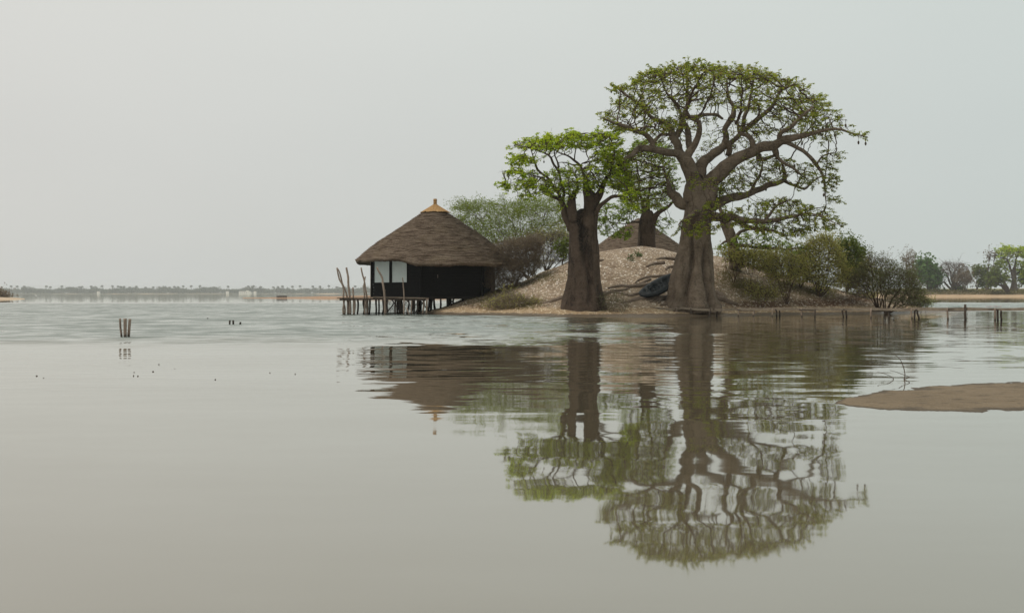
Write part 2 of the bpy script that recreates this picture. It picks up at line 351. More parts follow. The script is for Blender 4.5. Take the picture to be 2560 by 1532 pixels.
def water_mat():
    m, nt, out = new_mat('lagoon_water'); L = nt.links
    g = nt.nodes.new('ShaderNodeNewGeometry'); sp = N(nt, 'ShaderNodeSeparateXYZ'); L.new(g.outputs['Position'], sp.inputs[0])
    X, Y = sp.outputs['X'], sp.outputs['Y']
    big = noise_t(nt, pos(nt, (.05, .16, 1)), 1, 3).outputs['Fac']; bigc = mth(nt, 'SUBTRACT', big, .5)
    Yw = mth(nt, 'ADD', Y, mth(nt, 'MULTIPLY', bigc, 9.0)); Yw = mth(nt, 'ADD', Yw, mth(nt, 'MULTIPLY', X, -.13))
    rag = noise_t(nt, pos(nt, (.35, .5, 1)), 1, 4, .65).outputs['Fac']; Yw = mth(nt, 'ADD', Yw, mth(nt, 'MULTIPLY', mth(nt, 'SUBTRACT', rag, .5), 9.0))
    wind = smooth(nt, Yw, 19.5, 29.0)
    far = smooth(nt, Y, 105, 128, 1, 0)
    lee = smooth(nt, mth(nt, 'ADD', X, mth(nt, 'MULTIPLY', bigc, 14)), -1.5, 6.0, 1, 0)
    leefar = smooth(nt, Y, 60, 75)                                      # the lee ends behind the island
    lee = mth(nt, 'MAXIMUM', lee, leefar)
    windy = mth(nt, 'MULTIPLY', mth(nt, 'MULTIPLY', wind, far), lee)
    calm_far = mth(nt, 'SUBTRACT', 1.0, far)
    mid = smooth(nt, Yw, 8.0, 15.0)
    # ripple slopes, crests lying across the view
    def slopes(sc, vec, detail):
        n = noise_t(nt, pos(nt, vec, (0, 0, math.radians(5))), sc, detail, .55)
        v = N(nt, 'ShaderNodeVectorMath', operation='SUBTRACT'); L.new(n.outputs['Color'], v.inputs[0]); v.inputs[1].default_value = (.5, .5, .5)
        return v.outputs[0]
    sw = slopes(2.6, (.40, 1, 1), 3.0); sm = slopes(4.6, (.22, 1, 1), 2.0); sl = slopes(1.7, (.6, .9, 1), 2.5)
    def scale(v, s, ax):
        k = N(nt, 'ShaderNodeVectorMath', operation='SCALE'); L.new(v, k.inputs[0])
        if hasattr(s, 'node'): L.new(s, k.inputs['Scale'])
        else: k.inputs['Scale'].default_value = s
        q = N(nt, 'ShaderNodeVectorMath', operation='MULTIPLY'); L.new(k.outputs[0], q.inputs[0]); q.inputs[1].default_value = ax; return q.outputs[0]
    wv = N(nt, 'ShaderNodeCombineXYZ'); wv.inputs[1].default_value = 1.0; WV = wv.outputs[0]
    dn = noise_t(nt, pos(nt, (.55, .42, 1)), 1.0, 5, .7).outputs['Fac']; TL = smooth(nt, mth(nt, 'ADD', dn, mth(nt, 'MULTIPLY', bigc, .35)), .34, .68, .12, .46)
    a_w = mth(nt, 'MULTIPLY', windy, 1.3)
    a_m = mth(nt, 'ADD', .007, mth(nt, 'MULTIPLY', mth(nt, 'MULTIPLY', mid, far), .105))
    a_l = mth(nt, 'MULTIPLY', far, .034)
    s1 = scale(sw, a_w, (.5, 1, 0)); tilt = scale(WV, mth(nt, 'MULTIPLY', windy, TL), (0, -1, 0)); s2 = scale(sm, a_m, (.35, 1, 0)); s3 = scale(sl, a_l, (1, .8, 0))
    ad = N(nt, 'ShaderNodeVectorMath', operation='ADD'); t0 = N(nt, 'ShaderNodeVectorMath', operation='ADD'); L.new(s1, t0.inputs[0]); L.new(tilt, t0.inputs[1]); L.new(t0.outputs[0], ad.inputs[0]); L.new(s2, ad.inputs[1])
    ad2 = N(nt, 'ShaderNodeVectorMath', operation='ADD'); L.new(ad.outputs[0], ad2.inputs[0]); L.new(s3, ad2.inputs[1])
    ad3 = N(nt, 'ShaderNodeVectorMath', operation='ADD'); L.new(ad2.outputs[0], ad3.inputs[0]); ad3.inputs[1].default_value = (0, 0, 1)
    nn = N(nt, 'ShaderNodeVectorMath', operation='NORMALIZE'); L.new(ad3.outputs[0], nn.inputs[0]); nrm = nn.outputs[0]
    lw = N(nt, 'ShaderNodeLayerWeight'); lw.inputs['Blend'].default_value = .5; L.new(nrm, lw.inputs['Normal'])
    slick = noise_t(nt, pos(nt, (.12, .5, 1)), 1, 4, .6).outputs['Fac']
    fr = mth(nt, 'MULTIPLY', mth(nt, 'POWER', lw.outputs['Facing'], 2.45), smooth(nt, slick, .3, .7, .955, 1.0))
    body = mixc(nt, windy, (.125, .102, .066), (.115, .142, .126))
    df = N(nt, 'ShaderNodeBsdfDiffuse'); L.new(body, df.inputs['Color'])
    gl = N(nt, 'ShaderNodeBsdfGlossy'); gl.inputs['Color'].default_value = (.985, .98, .94, 1); gl.inputs['Roughness'].default_value = .03; L.new(nrm, gl.inputs['Normal'])
    mx = N(nt, 'ShaderNodeMixShader'); L.new(fr, mx.inputs[0]); L.new(df.outputs[0], mx.inputs[1]); L.new(gl.outputs[0], mx.inputs[2])
    L.new(mx.outputs[0], out.inputs['Surface']); return m
M['water'] = water_mat()

# ------------------------------------------------------------------ setting: water, island, far shores
w = MB(); w.add([(-6000, -60, 0), (6000, -60, 0), (6000, 7600, 0), (-6000, 7600, 0)], [(0, 1, 2, 3)])
setting(w.build('water', M['water'], None, False))
bed = MB(); bed.add([(-6000, -60, -1.2), (6000, -60, -1.2), (6000, 7600, -1.2), (-6000, 7600, -1.2)], [(0, 1, 2, 3)])
setting(bed.build('ground', M['sandbar'], None, False))

RIDGE = [(1040, 781), (1100, 770), (1167, 745), (1233, 726), (1309, 703), (1356, 680), (1394, 667), (1422, 654), (1500, 630), (1560, 620), (1605, 617), (1650, 622), (1690, 632), (1790, 640), (1840, 648), (1950, 685), (2060, 716), (2150, 738), (2250, 755), (2330, 766), (2420, 774), (2520, 780)]
RIDGEY = [(1040, 58), (1167, 59), (1300, 61), (1600, 63), (1850, 62), (2100, 61), (2250, 61), (2400, 65), (2520, 70)]
FRONT = [(1036, 57), (1060, 54.5), (1110, 51.6), (1230, 51), (1330, 49.3), (1400, 47.2), (1500, 47.3), (1680, 48.6), (1900, 51), (2100, 53), (2250, 56), (2330, 59.5), (2520, 66)]
BACK = [(1036, 59), (1100, 63), (1200, 72), (1400, 92), (1800, 92), (2000, 84), (2200, 72), (2400, 68), (2520, 70.5)]
def hgt(X, Y, fine=True):
    px = PX(X, Y)
    yr = interp(px, RIDGEY); yf = interp(px, FRONT) + .35 * nz3(X * .5, 3.3, 0) + .15 * nz3(X * 2, 1.3, 0); yb = interp(px, BACK)
    zr = CZ + (HOR - interp(px, RIDGE)) / F * yr
    zr = max(zr, .02)
    if px < 1036: zr = -.4
    if px < 1100: zr = min(zr, (px - 1036) / 64 * .35)
    if px > 2300: zr = min(zr, .25 * max(0, (2520 - px) / 220) ** .7 - (.0 if px < 2520 else .4))
    if Y < yf: return -.10 * (yf - Y)
    if Y < yr:
        t = (Y - yf) / max(yr - yf, .1); z = zr * math.sin(t * math.pi / 2) ** 1.7
        z += .09 * min(1, t * 6) * (1 - min(1, t * 2.5)) if zr > .3 else 0
    else:
        t = min(1.3, (Y - yr) / max(yb - yr, .5)); z = zr * (1 - t * t * (3 - 2 * t)) if t < 1 else -.4 * (t - 1)
    if fine: z += .05 * min(1, max(0, z) * 2) * nz3(X * 1.1, Y * 1.1, 5) + .02 * min(1, max(0, z) * 4) * nz3(X * 4, Y * 4, 9)
    return z
def G(px, Y):
    X = (px - 1280) / F * Y; return np.array([X, Y, hgt(X, Y)])
def on_ground(px, py, y0=46, y1=66):                 # where the sight line through a photo pixel meets the island's front slope
    best = None
    for Y in np.linspace(y0, y1, 240):
        p = P(px, py, Y)
        if p[2] <= hgt(p[0], Y, False): return G(px, Y)
    return G(px, y1)

COVER = [(1180, 730, 60, 18, .75), (1260, 705, 70, 22, .8), (1350, 690, 60, 20, .6), (1240, 755, 70, 22, .7), (1320, 760, 50, 16, .6), (1900, 735, 70, 25, .85), (1960, 715, 60, 20, .8), (2060, 725, 60, 18, .8), (1850, 715, 50, 16, .6), (1820, 690, 30, 20, .3)]
LITTER = [(1220, 765, 110, 14, .7), (1290, 750, 60, 18, .7), (1900, 762, 120, 14, .9), (2060, 757, 140, 14, .95), (2150, 748, 90, 12, .8), (1530, 665, 60, 20, .5), (1620, 690, 60, 24, .35), (1830, 755, 60, 12, .6)]
def island():
    pxs = np.linspace(1022, 2530, 430); ts = np.concatenate([np.linspace(-.18, 0, 8)[:-1], np.linspace(0, .25, 34)[:-1], np.linspace(.25, 1, 70)[:-1], np.linspace(1, 2.1, 34)])
    V = []; cov = []
    for t in ts:
        for px in pxs:
            yf, yr, yb = interp(px, FRONT), interp(px, RIDGEY), interp(px, BACK)
            Y = yf + (yr - yf) * t if t <= 1 else yr + (yb - yr) * (t - 1)
            X = (px - 1280) / F * Y; z = hgt(X, Y); V.append((X, Y, z))
            py = HOR + (CZ - z) / Y * F
            c = max([0] + [a * math.exp(-((px - x) / sx) ** 2 - ((py - y) / sy) ** 2) for x, y, sx, sy, a in COVER])
            l = max([0] + [a * math.exp(-((px - x) / sx) ** 2 - ((py - y) / sy) ** 2) for x, y, sx, sy, a in LITTER])
            if t > 1: c = max(c, .6 * min(1, (t - 1) * 4))
            cov.append((c, l, 0, 1))
    n = len(pxs); f = [(r * n + i, r * n + i + 1, (r + 1) * n + i + 1, (r + 1) * n + i) for r in range(len(ts) - 1) for i in range(n - 1)]
    mb = MB(); mb.add(V, f); o = mb.build('mound_terrain', M['shell'])
    at = o.data.color_attributes.new('cover', 'FLOAT_COLOR', 'POINT'); at.data.foreach_set('color', np.array(cov, np.float32).ravel())
    setting(o)
island()

def sandbar():
    top = [(2085, 1006), (2130, 1000), (2200, 990), (2300, 975), (2360, 972), (2460, 964), (2560, 959), (2800, 950), (3200, 945)]
    bot = [(2085, 1007), (2110, 1016), (2180, 1026), (2260, 1027), (2330, 1032), (2370, 1027), (2460, 1026), (2560, 1023), (2800, 1020), (3200, 1018)]
    pxs = np.concatenate([np.linspace(2085, 2580, 240), np.linspace(2585, 3200, 60)]); V = []; K = 40
    for px in pxs:
        y1 = 2763 / (interp(px, top) - HOR); y0 = 2763 / (interp(px, bot) - HOR)
        y1 += .12 * nz3(px * .02, 0, 1) + .07 * nz3(px * .07, 0, 2) + .04 * nz3(px * .2, 0, 3); y0 += .07 * nz3(px * .025, 5, 1) + .05 * nz3(px * .08, 5, 2) + .03 * nz3(px * .21, 5, 3)
        w = min(1, (px - 2085) / 70) ** .6
        for k in range(K + 1):
            t = k / K * 1.16 - .08; Y = y0 + (y1 - y0) * t; X = (px - 1280) / F * (y0 + y1) / 2
            s = math.sin(max(-.12, min(1.12, t)) * math.pi) if 0 <= t <= 1 else -.3
            z = .022 * w * (abs(s) ** .95 * (1 if s > 0 else -1)) + (.009 * nz3(X * 3, Y * 3, 0) + .003 * nz3(X * 11, Y * 11, 0)) * w
            V.append((X, Y, z if w > 0 else -.01))
    f = [(i * (K + 1) + k, (i + 1) * (K + 1) + k, (i + 1) * (K + 1) + k + 1, i * (K + 1) + k + 1) for i in range(len(pxs) - 1) for k in range(K)]
    mb = MB(); mb.add(V, f); setting(mb.build('sandbar_terrain', M['sandbar']))
sandbar()

def strip(name, mat, pxs, prof, zmul, yj=0.0):           # low shore: prof = [(Y, z)], zmul(px) scales its height
    V = []; n = len(prof)
    for px in pxs:
        for Y, z in prof:
            Xr = (px - 1280) / F * Y; k = zmul(px)
            V.append((Xr, Y + yj * nz3(px * .03, Y * .01, 2), z * k + (.12 * k * abs(z) ** .5 * nz3(Xr * .06, Y * .05, 1) if z > 0 else 0)))
    f = [(i * n + k, (i + 1) * n + k, (i + 1) * n + k + 1, i * n + k + 1) for i in range(len(pxs) - 1) for k in range(n - 1)]
    mb = MB(); mb.add(V, f); return setting(mb.build(name, mat))
strip('far_shore_terrain', M['far_ground'], np.linspace(-1400, 4000, 420), [(1970, -.3), (2000, .1), (2024, 1.4), (2060, 2.0), (2600, 2.4), (4800, 3.0), (7500, 3.2)], lambda p: 1.0, 18)
strip('grassy_bank_terrain', M['bank'], np.linspace(2120, 4200, 260), [(338, -.3), (345, .06), (352, .5), (358, .9), (366, 2.0), (378, 2.7), (400, 3.1), (520, 3.2), (640, 2.6), (700, -.3)], lambda p: min(1, max(.05, (p - 2120) / 110)), 3)
strip('red_spit_terrain', M['red_sand'], np.linspace(610, 1180, 120), [(222, -.2), (228, .04), (236, .25), (250, .62), (262, .55), (275, .2), (285, -.2)], lambda p: float(interp(p, [(610, .02), (700, .35), (760, .45), (800, .8), (850, .7), (900, 1.0), (1100, .9), (1180, 0)])), 3)
strip('sand_spit_terrain', M['far_sand'], np.linspace(-420, 62, 60), [(182, -.2), (187, .04), (195, .30), (210, .45), (225, .2), (235, -.2)], lambda p: float(interp(p, [(-420, .6), (0, 1), (35, .6), (62, .02)])), 2)

# haze over the lagoon: one closed box round everything, the sky outside it
def haze():
    mb = MB(); mb.box((-6200, -80, -2.4), (6200, 7800, 24.0))
    m, nt, out = new_mat('haze_air')
    v = N(nt, 'ShaderNodeVolumePrincipled'); v.inputs['Color'].default_value = (.93, .96, .97, 1)
    v.inputs['Density'].default_value = .00022; v.inputs['Anisotropy'].default_value = .25
    nt.links.new(v.outputs[0], out.inputs['Volume'])
    o = mb.build('haze', m, None, False); o['kind'] = 'stuff'; o['label'] = 'pale dusty haze over the lagoon'
haze()

# ------------------------------------------------------------------ growing branches (space colonisation)
def in_poly(p, poly):
    x, y = p; c = False; n = len(poly); j = n - 1
    for i in range(n):
        xi, yi = poly[i]; xj, yj = poly[j]
        if (yi > y) != (yj > y) and x < (xj - xi) * (y - yi) / (yj - yi + 1e-12) + xi: c = not c
        j = i
    return c
CLUMP, CUT = 2.6, -.02
def sample_poly(poly, n, Y, base, D, R, CUT=CUT, grow_by=1.0):                 # points filling an outlined crown, with its own depth
    a = np.array(poly, float); a = a.mean(0) + (a - a.mean(0)) * grow_by; poly = [tuple(q) for q in a]; lo, hi = a.min(0), a.max(0); cx = (lo + hi) / 2; ex = (hi - lo) / 2 + 1e-6; out = []; tries = 0
    while len(out) < n and tries < n * 60:
        tries += 1; p = lo + (hi - lo) * R.random(2)
        if not in_poly(p, poly): continue
        u = abs(p[0] - cx[0]) / ex[0]; dep = base + D * (R.random() * 2 - 1) * math.sqrt(max(.08, 1 - u * u))
        q = P(p[0], p[1], Y + dep); k = CLUMP / (D + .4)
        if CLUMP and nz3(q[0] * k + 3.1, q[1] * k, q[2] * k * 2.8 + Y) + .55 * nz3(q[0] * k * 2.1, q[1] * k * 2.1, q[2] * k * 5.5 + Y) < CUT + R.normal(0, .12): continue
        out.append(q)
    return np.array(out).reshape(-1, 3)
def grow(pts, par, attr, step, infl, kill, R, maxit=120, jit=.25, up=0.0, maxch=6):
    pts = [np.array(p) for p in pts]; par = list(par); nch = [0] * len(pts)
    for p in par:
        if p >= 0: nch[p] += 1
    A = np.array(attr); Pn = np.array(pts)
    d = np.full(len(A), 1e9); nn = np.zeros(len(A), int)
    for s in range(0, len(Pn), 400):
        dd = np.linalg.norm(A[:, None, :] - Pn[None, s:s + 400, :], axis=2); k = dd.argmin(1); m = dd[np.arange(len(A)), k]
        b = m < d; d[b] = m[b]; nn[b] = k[b] + s
    alive = d > kill
    for it in range(maxit):
        act = np.where(alive & (d < infl))[0]
        if len(act) == 0: break
        acc = {}; near = {}
        dirs = A[act] - np.array([pts[i] for i in nn[act]]); dirs /= (np.linalg.norm(dirs, axis=1, keepdims=True) + 1e-9)
        for q, (a, v) in enumerate(zip(nn[act], dirs)):
            acc[a] = acc.get(a, 0) + v
            if a not in near or d[act[q]] < near[a][0]: near[a] = (d[act[q]], v, act[q])
        new = []
        for i, v in acc.items():
            if nch[i] >= maxch:
                alive[near[i][2]] = False; continue
            if nch[i] >= 2: v = near[i][1]
            v = v / (np.linalg.norm(v) + 1e-9) + R.normal(0, jit, 3) + np.array([0, 0, up]); v /= (np.linalg.norm(v) + 1e-9)
            new.append((i, pts[i] + v * step))
        if not new: continue
        s0 = len(pts)
        for i, p in new: pts.append(p); par.append(i); nch.append(0); nch[i] += 1
        NP = np.array([p for _, p in new]); al = np.where(alive)[0]
        for s in range(0, len(NP), 400):
            dd = np.linalg.norm(A[al][:, None, :] - NP[None, s:s + 400, :], axis=2); k = dd.argmin(1); m = dd[np.arange(len(al)), k]
            b = m < d[al]; d[al[b]] = m[b]; nn[al[b]] = k[b] + s0 + s
        alive &= d > kill
    return np.array(pts), np.array(par)
def radii(par, r0, e, n0, fixed=None):
    n = len(par); acc = np.zeros(n); r = np.zeros(n); desc = np.zeros(n, int)
    for i in range(n - 1, -1, -1):
        r[i] = r0 if acc[i] == 0 else acc[i] ** (1 / e)
        if fixed is not None and i < n0: r[i] = fixed[i]
        if par[i] >= 0: acc[par[i]] += r[i] ** e; desc[par[i]] = max(desc[par[i]], desc[i] + 1)
    return r, desc
def chains_mesh(mb, pts, par, r, n0, sides_thick=6, sides_thin=3, thick=.035, rmax=None):
    n = len(pts); ch = [[] for _ in range(n)]
    for i in range(n0, n):
        if par[i] >= 0: ch[par[i]].append(i)
    starts = []
    for i in range(n):
        if not ch[i]: continue
        if i < n0: starts += [(i, c) for c in ch[i]]
        else:
            m = max(ch[i], key=lambda c: r[c]); starts += [(i, c) for c in ch[i] if c != m]
    for p, c in starts:
        seq = [p, c]
        while ch[seq[-1]]: seq.append(max(ch[seq[-1]], key=lambda q: r[q]))
        rr = r[seq].copy(); rr[0] = min(rr[0], rr[1] * 1.25)
        if rmax: rr = np.minimum(rr, rmax)
        mb.tube(pts[seq], rr, sides_thick if rr[0] > thick else sides_thin, cap=False)
def densify(poly, sp):
    out = [poly[0]]
    for a, b in zip(poly[:-1], poly[1:]):
        a, b = np.array(a, float), np.array(b, float); k = max(1, int(np.linalg.norm((b - a)[:3]) / sp))
        for j in range(1, k + 1): out.append(a + (b - a) * j / k)
    return np.array(out)
def smooth_line(a, it=2):
    a = np.array(a, float)
    for _ in range(it):
        b = a.copy(); b[1:-1] = (a[:-2] + 2 * a[1:-1] + a[2:]) / 4; a = b
    return a
def rosettes(mb, C, R, L=.12, W=.040, k=5, droop=.35, spread=.9):    # palmate leaf clusters
    n = len(C)
    if n == 0: return
    V = []
    for j in range(k):
        az = R.random(n) * .8 + j * 2 * math.pi / k; el = R.normal(-.15, droop, n)
        d = np.stack([np.cos(az) * np.cos(el), np.sin(az) * np.cos(el), np.sin(el)], 1)
        s = np.stack([-np.sin(az), np.cos(az), R.normal(0, .45, n)], 1); s /= np.linalg.norm(s, axis=1, keepdims=True)
        l = (L * R.uniform(.65, 1.25, n))[:, None]; wv = (W * R.uniform(.7, 1.3, n))[:, None]
        b = C + d * l * .10; dz = np.array([0, 0, -1.0]) * l * .16
        V.append(np.stack([b, C + d * l * .62 + s * wv, C + d * l * 1.05 + dz, C + d * l * .62 - s * wv], 1))
    mb.quads(np.concatenate(V))
def leaflets(mb, C, R, L=.05, W=.02, flat=.5):
    n = len(C)
    if n == 0: return
    d = R.normal(0, 1, (n, 3)); d[:, 2] *= flat; d /= np.linalg.norm(d, axis=1, keepdims=True) + 1e-9
    s = np.cross(d, R.normal(0, 1, (n, 3))); s /= np.linalg.norm(s, axis=1, keepdims=True) + 1e-9
    l = (L * R.uniform(.6, 1.4, n))[:, None]; wv = (W * R.uniform(.6, 1.4, n))[:, None]
    mb.quads(np.stack([C, C + d * l * .5 + s * wv, C + d * l, C + d * l * .5 - s * wv], 1))

def trunk_mesh(mb, prof, Y, lobes, flare, sides=84, dz=.08, extra=None):
    """prof: (py, pxL, pxR) rows from the top down; lobes: list of (angle, width, depth, z0, z1) vertical creases"""
    rows = []
    prof = sorted(prof); pys = np.array([p[0] for p in prof]); Ls = np.array([p[1] for p in prof]); Rs = np.array([p[2] for p in prof])
    ztop, zbot = CZ + (HOR - pys[0]) / F * Y, CZ + (HOR - pys[-1]) / F * Y - .35
    zs = np.arange(zbot, ztop + 1e-6, dz); zb = zbot + .35
    V = []
    for z in zs:
        py = HOR + (CZ - z) / Y * F; l, r_ = np.interp(py, pys, Ls), np.interp(py, pys, Rs)
        cx = ((l + r_) / 2 - 1280) / F * Y; rad = (r_ - l) / 2 / F * Y; h = max(0, z - zb)
        for j in range(sides):
            a = j / sides * 2 * math.pi; k = 1.0
            for la, lw, ld, z0, z1 in lobes:
                da = (a - la + math.pi) % (2 * math.pi) - math.pi
                f = max(0, min(1, (z - z0) / .5)) * max(0, min(1, (z1 - z) / .8)); wav = .12 * math.sin(z * 1.7 + la * 3)
                k -= ld * f * math.exp(-((da + wav) / lw) ** 2)
            for fa, fw, fd in flare:
                da = (a - fa + math.pi) % (2 * math.pi) - math.pi
                k += fd * math.exp(-(da / fw) ** 2) * math.exp(-h / .45)
            k += .055 * nz3(math.cos(a) * 1.6 + cx, math.sin(a) * 1.6, z * .8) + .032 * nz3(math.cos(a) * 5, math.sin(a) * 5 + cx, z * 3.0) + .016 * nz3(math.cos(a) * 4, math.sin(a) * 4, z * 8) + .014 * nz3(math.cos(a) * 11, math.sin(a) * 11, z * 6)
            V.append((cx + rad * k * math.cos(a), Y + rad * k * math.sin(a) * .95, z))
    n = len(zs)
    f = [(i * sides + j, i * sides + (j + 1) % sides, (i + 1) * sides + (j + 1) % sides, (i + 1) * sides + j) for i in range(n - 1) for j in range(sides)]
    f.append(tuple((n - 1) * sides + j for j in range(sides)))
    mb.add(V, f)

def shoots(mb, pts, par, n0, cand, n, ctr, R, L, r0):           # stray shoots that break the crown's outline; returns their leaf points
    if len(cand) == 0: return np.zeros((0, 3))
    d0 = np.linalg.norm((pts[cand] - ctr) / (1, 1.4, .8), axis=1); p = d0 ** 3; p /= p.sum(); out = []
    for i in R.choice(cand, min(n, len(cand)), False, p):
        a = pts[i]; v = a - pts[par[i]] if par[i] >= 0 else np.array([0, 0, 1.0]); v = v / (np.linalg.norm(v) + 1e-9); o = a - ctr; o = o / (np.linalg.norm(o) + 1e-9)
        d = v * .5 + o * .8 + R.normal(0, .35, 3) + (0, 0, .1); d /= np.linalg.norm(d); l = L * R.uniform(.35, 1.2); k = R.normal(0, .16, 3) * l
        seq = np.array([a, a + d * l * .5 + k, a + d * l]); mb.tube(seq, [r0, r0 * .8, r0 * .5], 3, False)
        for q in np.linspace(.35, 1, R.integers(2, 5)): out.append(a + d * l * q + k * (1 - abs(2 * q - 1)))
    return np.array(out)
def tree(name, label, cat, base, trunk, limbs, clouds, Y, R, step=.15, infl=2.6, kill=.19, r0=.0125, e=2.25, bark='bark_big', twig='twig', leaf='leaf_baobab',
         leafp=(.12, .04, 5), density=1.0, conv=Z2, zsc=.3871, extra_rows=None, jit=.24, up=.02, group=None, depth_leaf=4, limb_sides=12, wob=.32, rscale=.86):
    """trunk: callable(mb); limbs: [[(x,y,r,depth)...]...] in study coordinates; clouds: [(poly, n, depth, D)]"""
    t = thing(name, label, cat, base, group)
    if trunk:
        mb = MB(); trunk(mb); mb.build('trunk', M[bark], t)
    S = []; SP = []; SR = []
    for limb in limbs:
        pl = []
        for x, y, r, dep in limb:
            px, py = conv(x, y); yy = Y + dep; p = P(px, py, yy); pl.append((p[0], p[1], p[2], r * zsc / F * yy * rscale))
        d = smooth_line(densify(pl, .16), 1)
        # gnarled course
        for q in range(1, len(d) - 1):
            rr = d[q, 3]; d[q, :3] += (.45 * rr + .04) * np.array([nz3(d[q, 0] * 1.5, d[q, 2] * 1.5, 1), nz3(d[q, 0] * 1.5, d[q, 2] * 1.5, 7), nz3(d[q, 0] * 1.5, d[q, 2] * 1.5, 13)])
        mb = MB(); mb.tube(d[:, :3], d[:, 3], limb_sides, True, wob, len(S), 1.6); mb.build('limb', M[bark], t)
        b = len(S)
        for q in range(len(d)): S.append(d[q, :3]); SP.append(b + q - 1 if q else -1); SR.append(d[q, 3])
    A = [sample_poly([conv(*p) for p in poly], int(n * 1.5), Y, dep, D, R) for poly, n, dep, D in clouds]
    A = np.concatenate([a for a in A if len(a)])
    n0 = len(S); pts, par = grow(S, SP, A, step, infl, kill, R, jit=jit, up=up)
    r, desc = radii(par, r0, e, n0, SR)
    for i in range(n0, len(par)): pass
    mb = MB(); chains_mesh(mb, pts, par, r, n0, rmax=.11)
    new = np.arange(n0, len(pts)); cand = new[desc[n0:] <= depth_leaf]
    sh = shoots(mb, pts, par, n0, new[desc[n0:] == 0], int(len(new) * .09), pts[new].mean(0), R, step * 2.5, r0 * .9); mb.build('twigs', M[twig], t)
    fq = .15 / step; tw = np.repeat(pts[cand], R.poisson(1.1, len(cand)), 0); mbt = MB(); leaflets(mbt, tw + R.normal(0, step * .3, tw.shape), R, step * 2.1, r0 * .42, .7); mbt.build('sprigs', M[twig], t)
    bare = np.array([nz3(p[0] * 1.1 * fq, p[1] * 1.1 * fq, p[2] * 1.6 * fq + 20) for p in pts[cand]])
    pr = np.where(desc[cand] == 0, 1.0, .42) * density * np.clip(1.05 + bare * 2.0, .12, 1.9)
    reps = np.floor(pr).astype(int) + (R.random(len(cand)) < (pr % 1)); C = np.repeat(pts[cand], reps, 0)
    C = C + R.normal(0, step * .42, C.shape) + np.array([0, 0, .02])
    if len(sh): C = np.concatenate([C, sh, sh[::2] + R.normal(0, step * .25, sh[::2].shape)])
    mb = MB(); rosettes(mb, C, R, *leafp); mb.build('crown', M[leaf], t)
    return t, pts, n0, desc

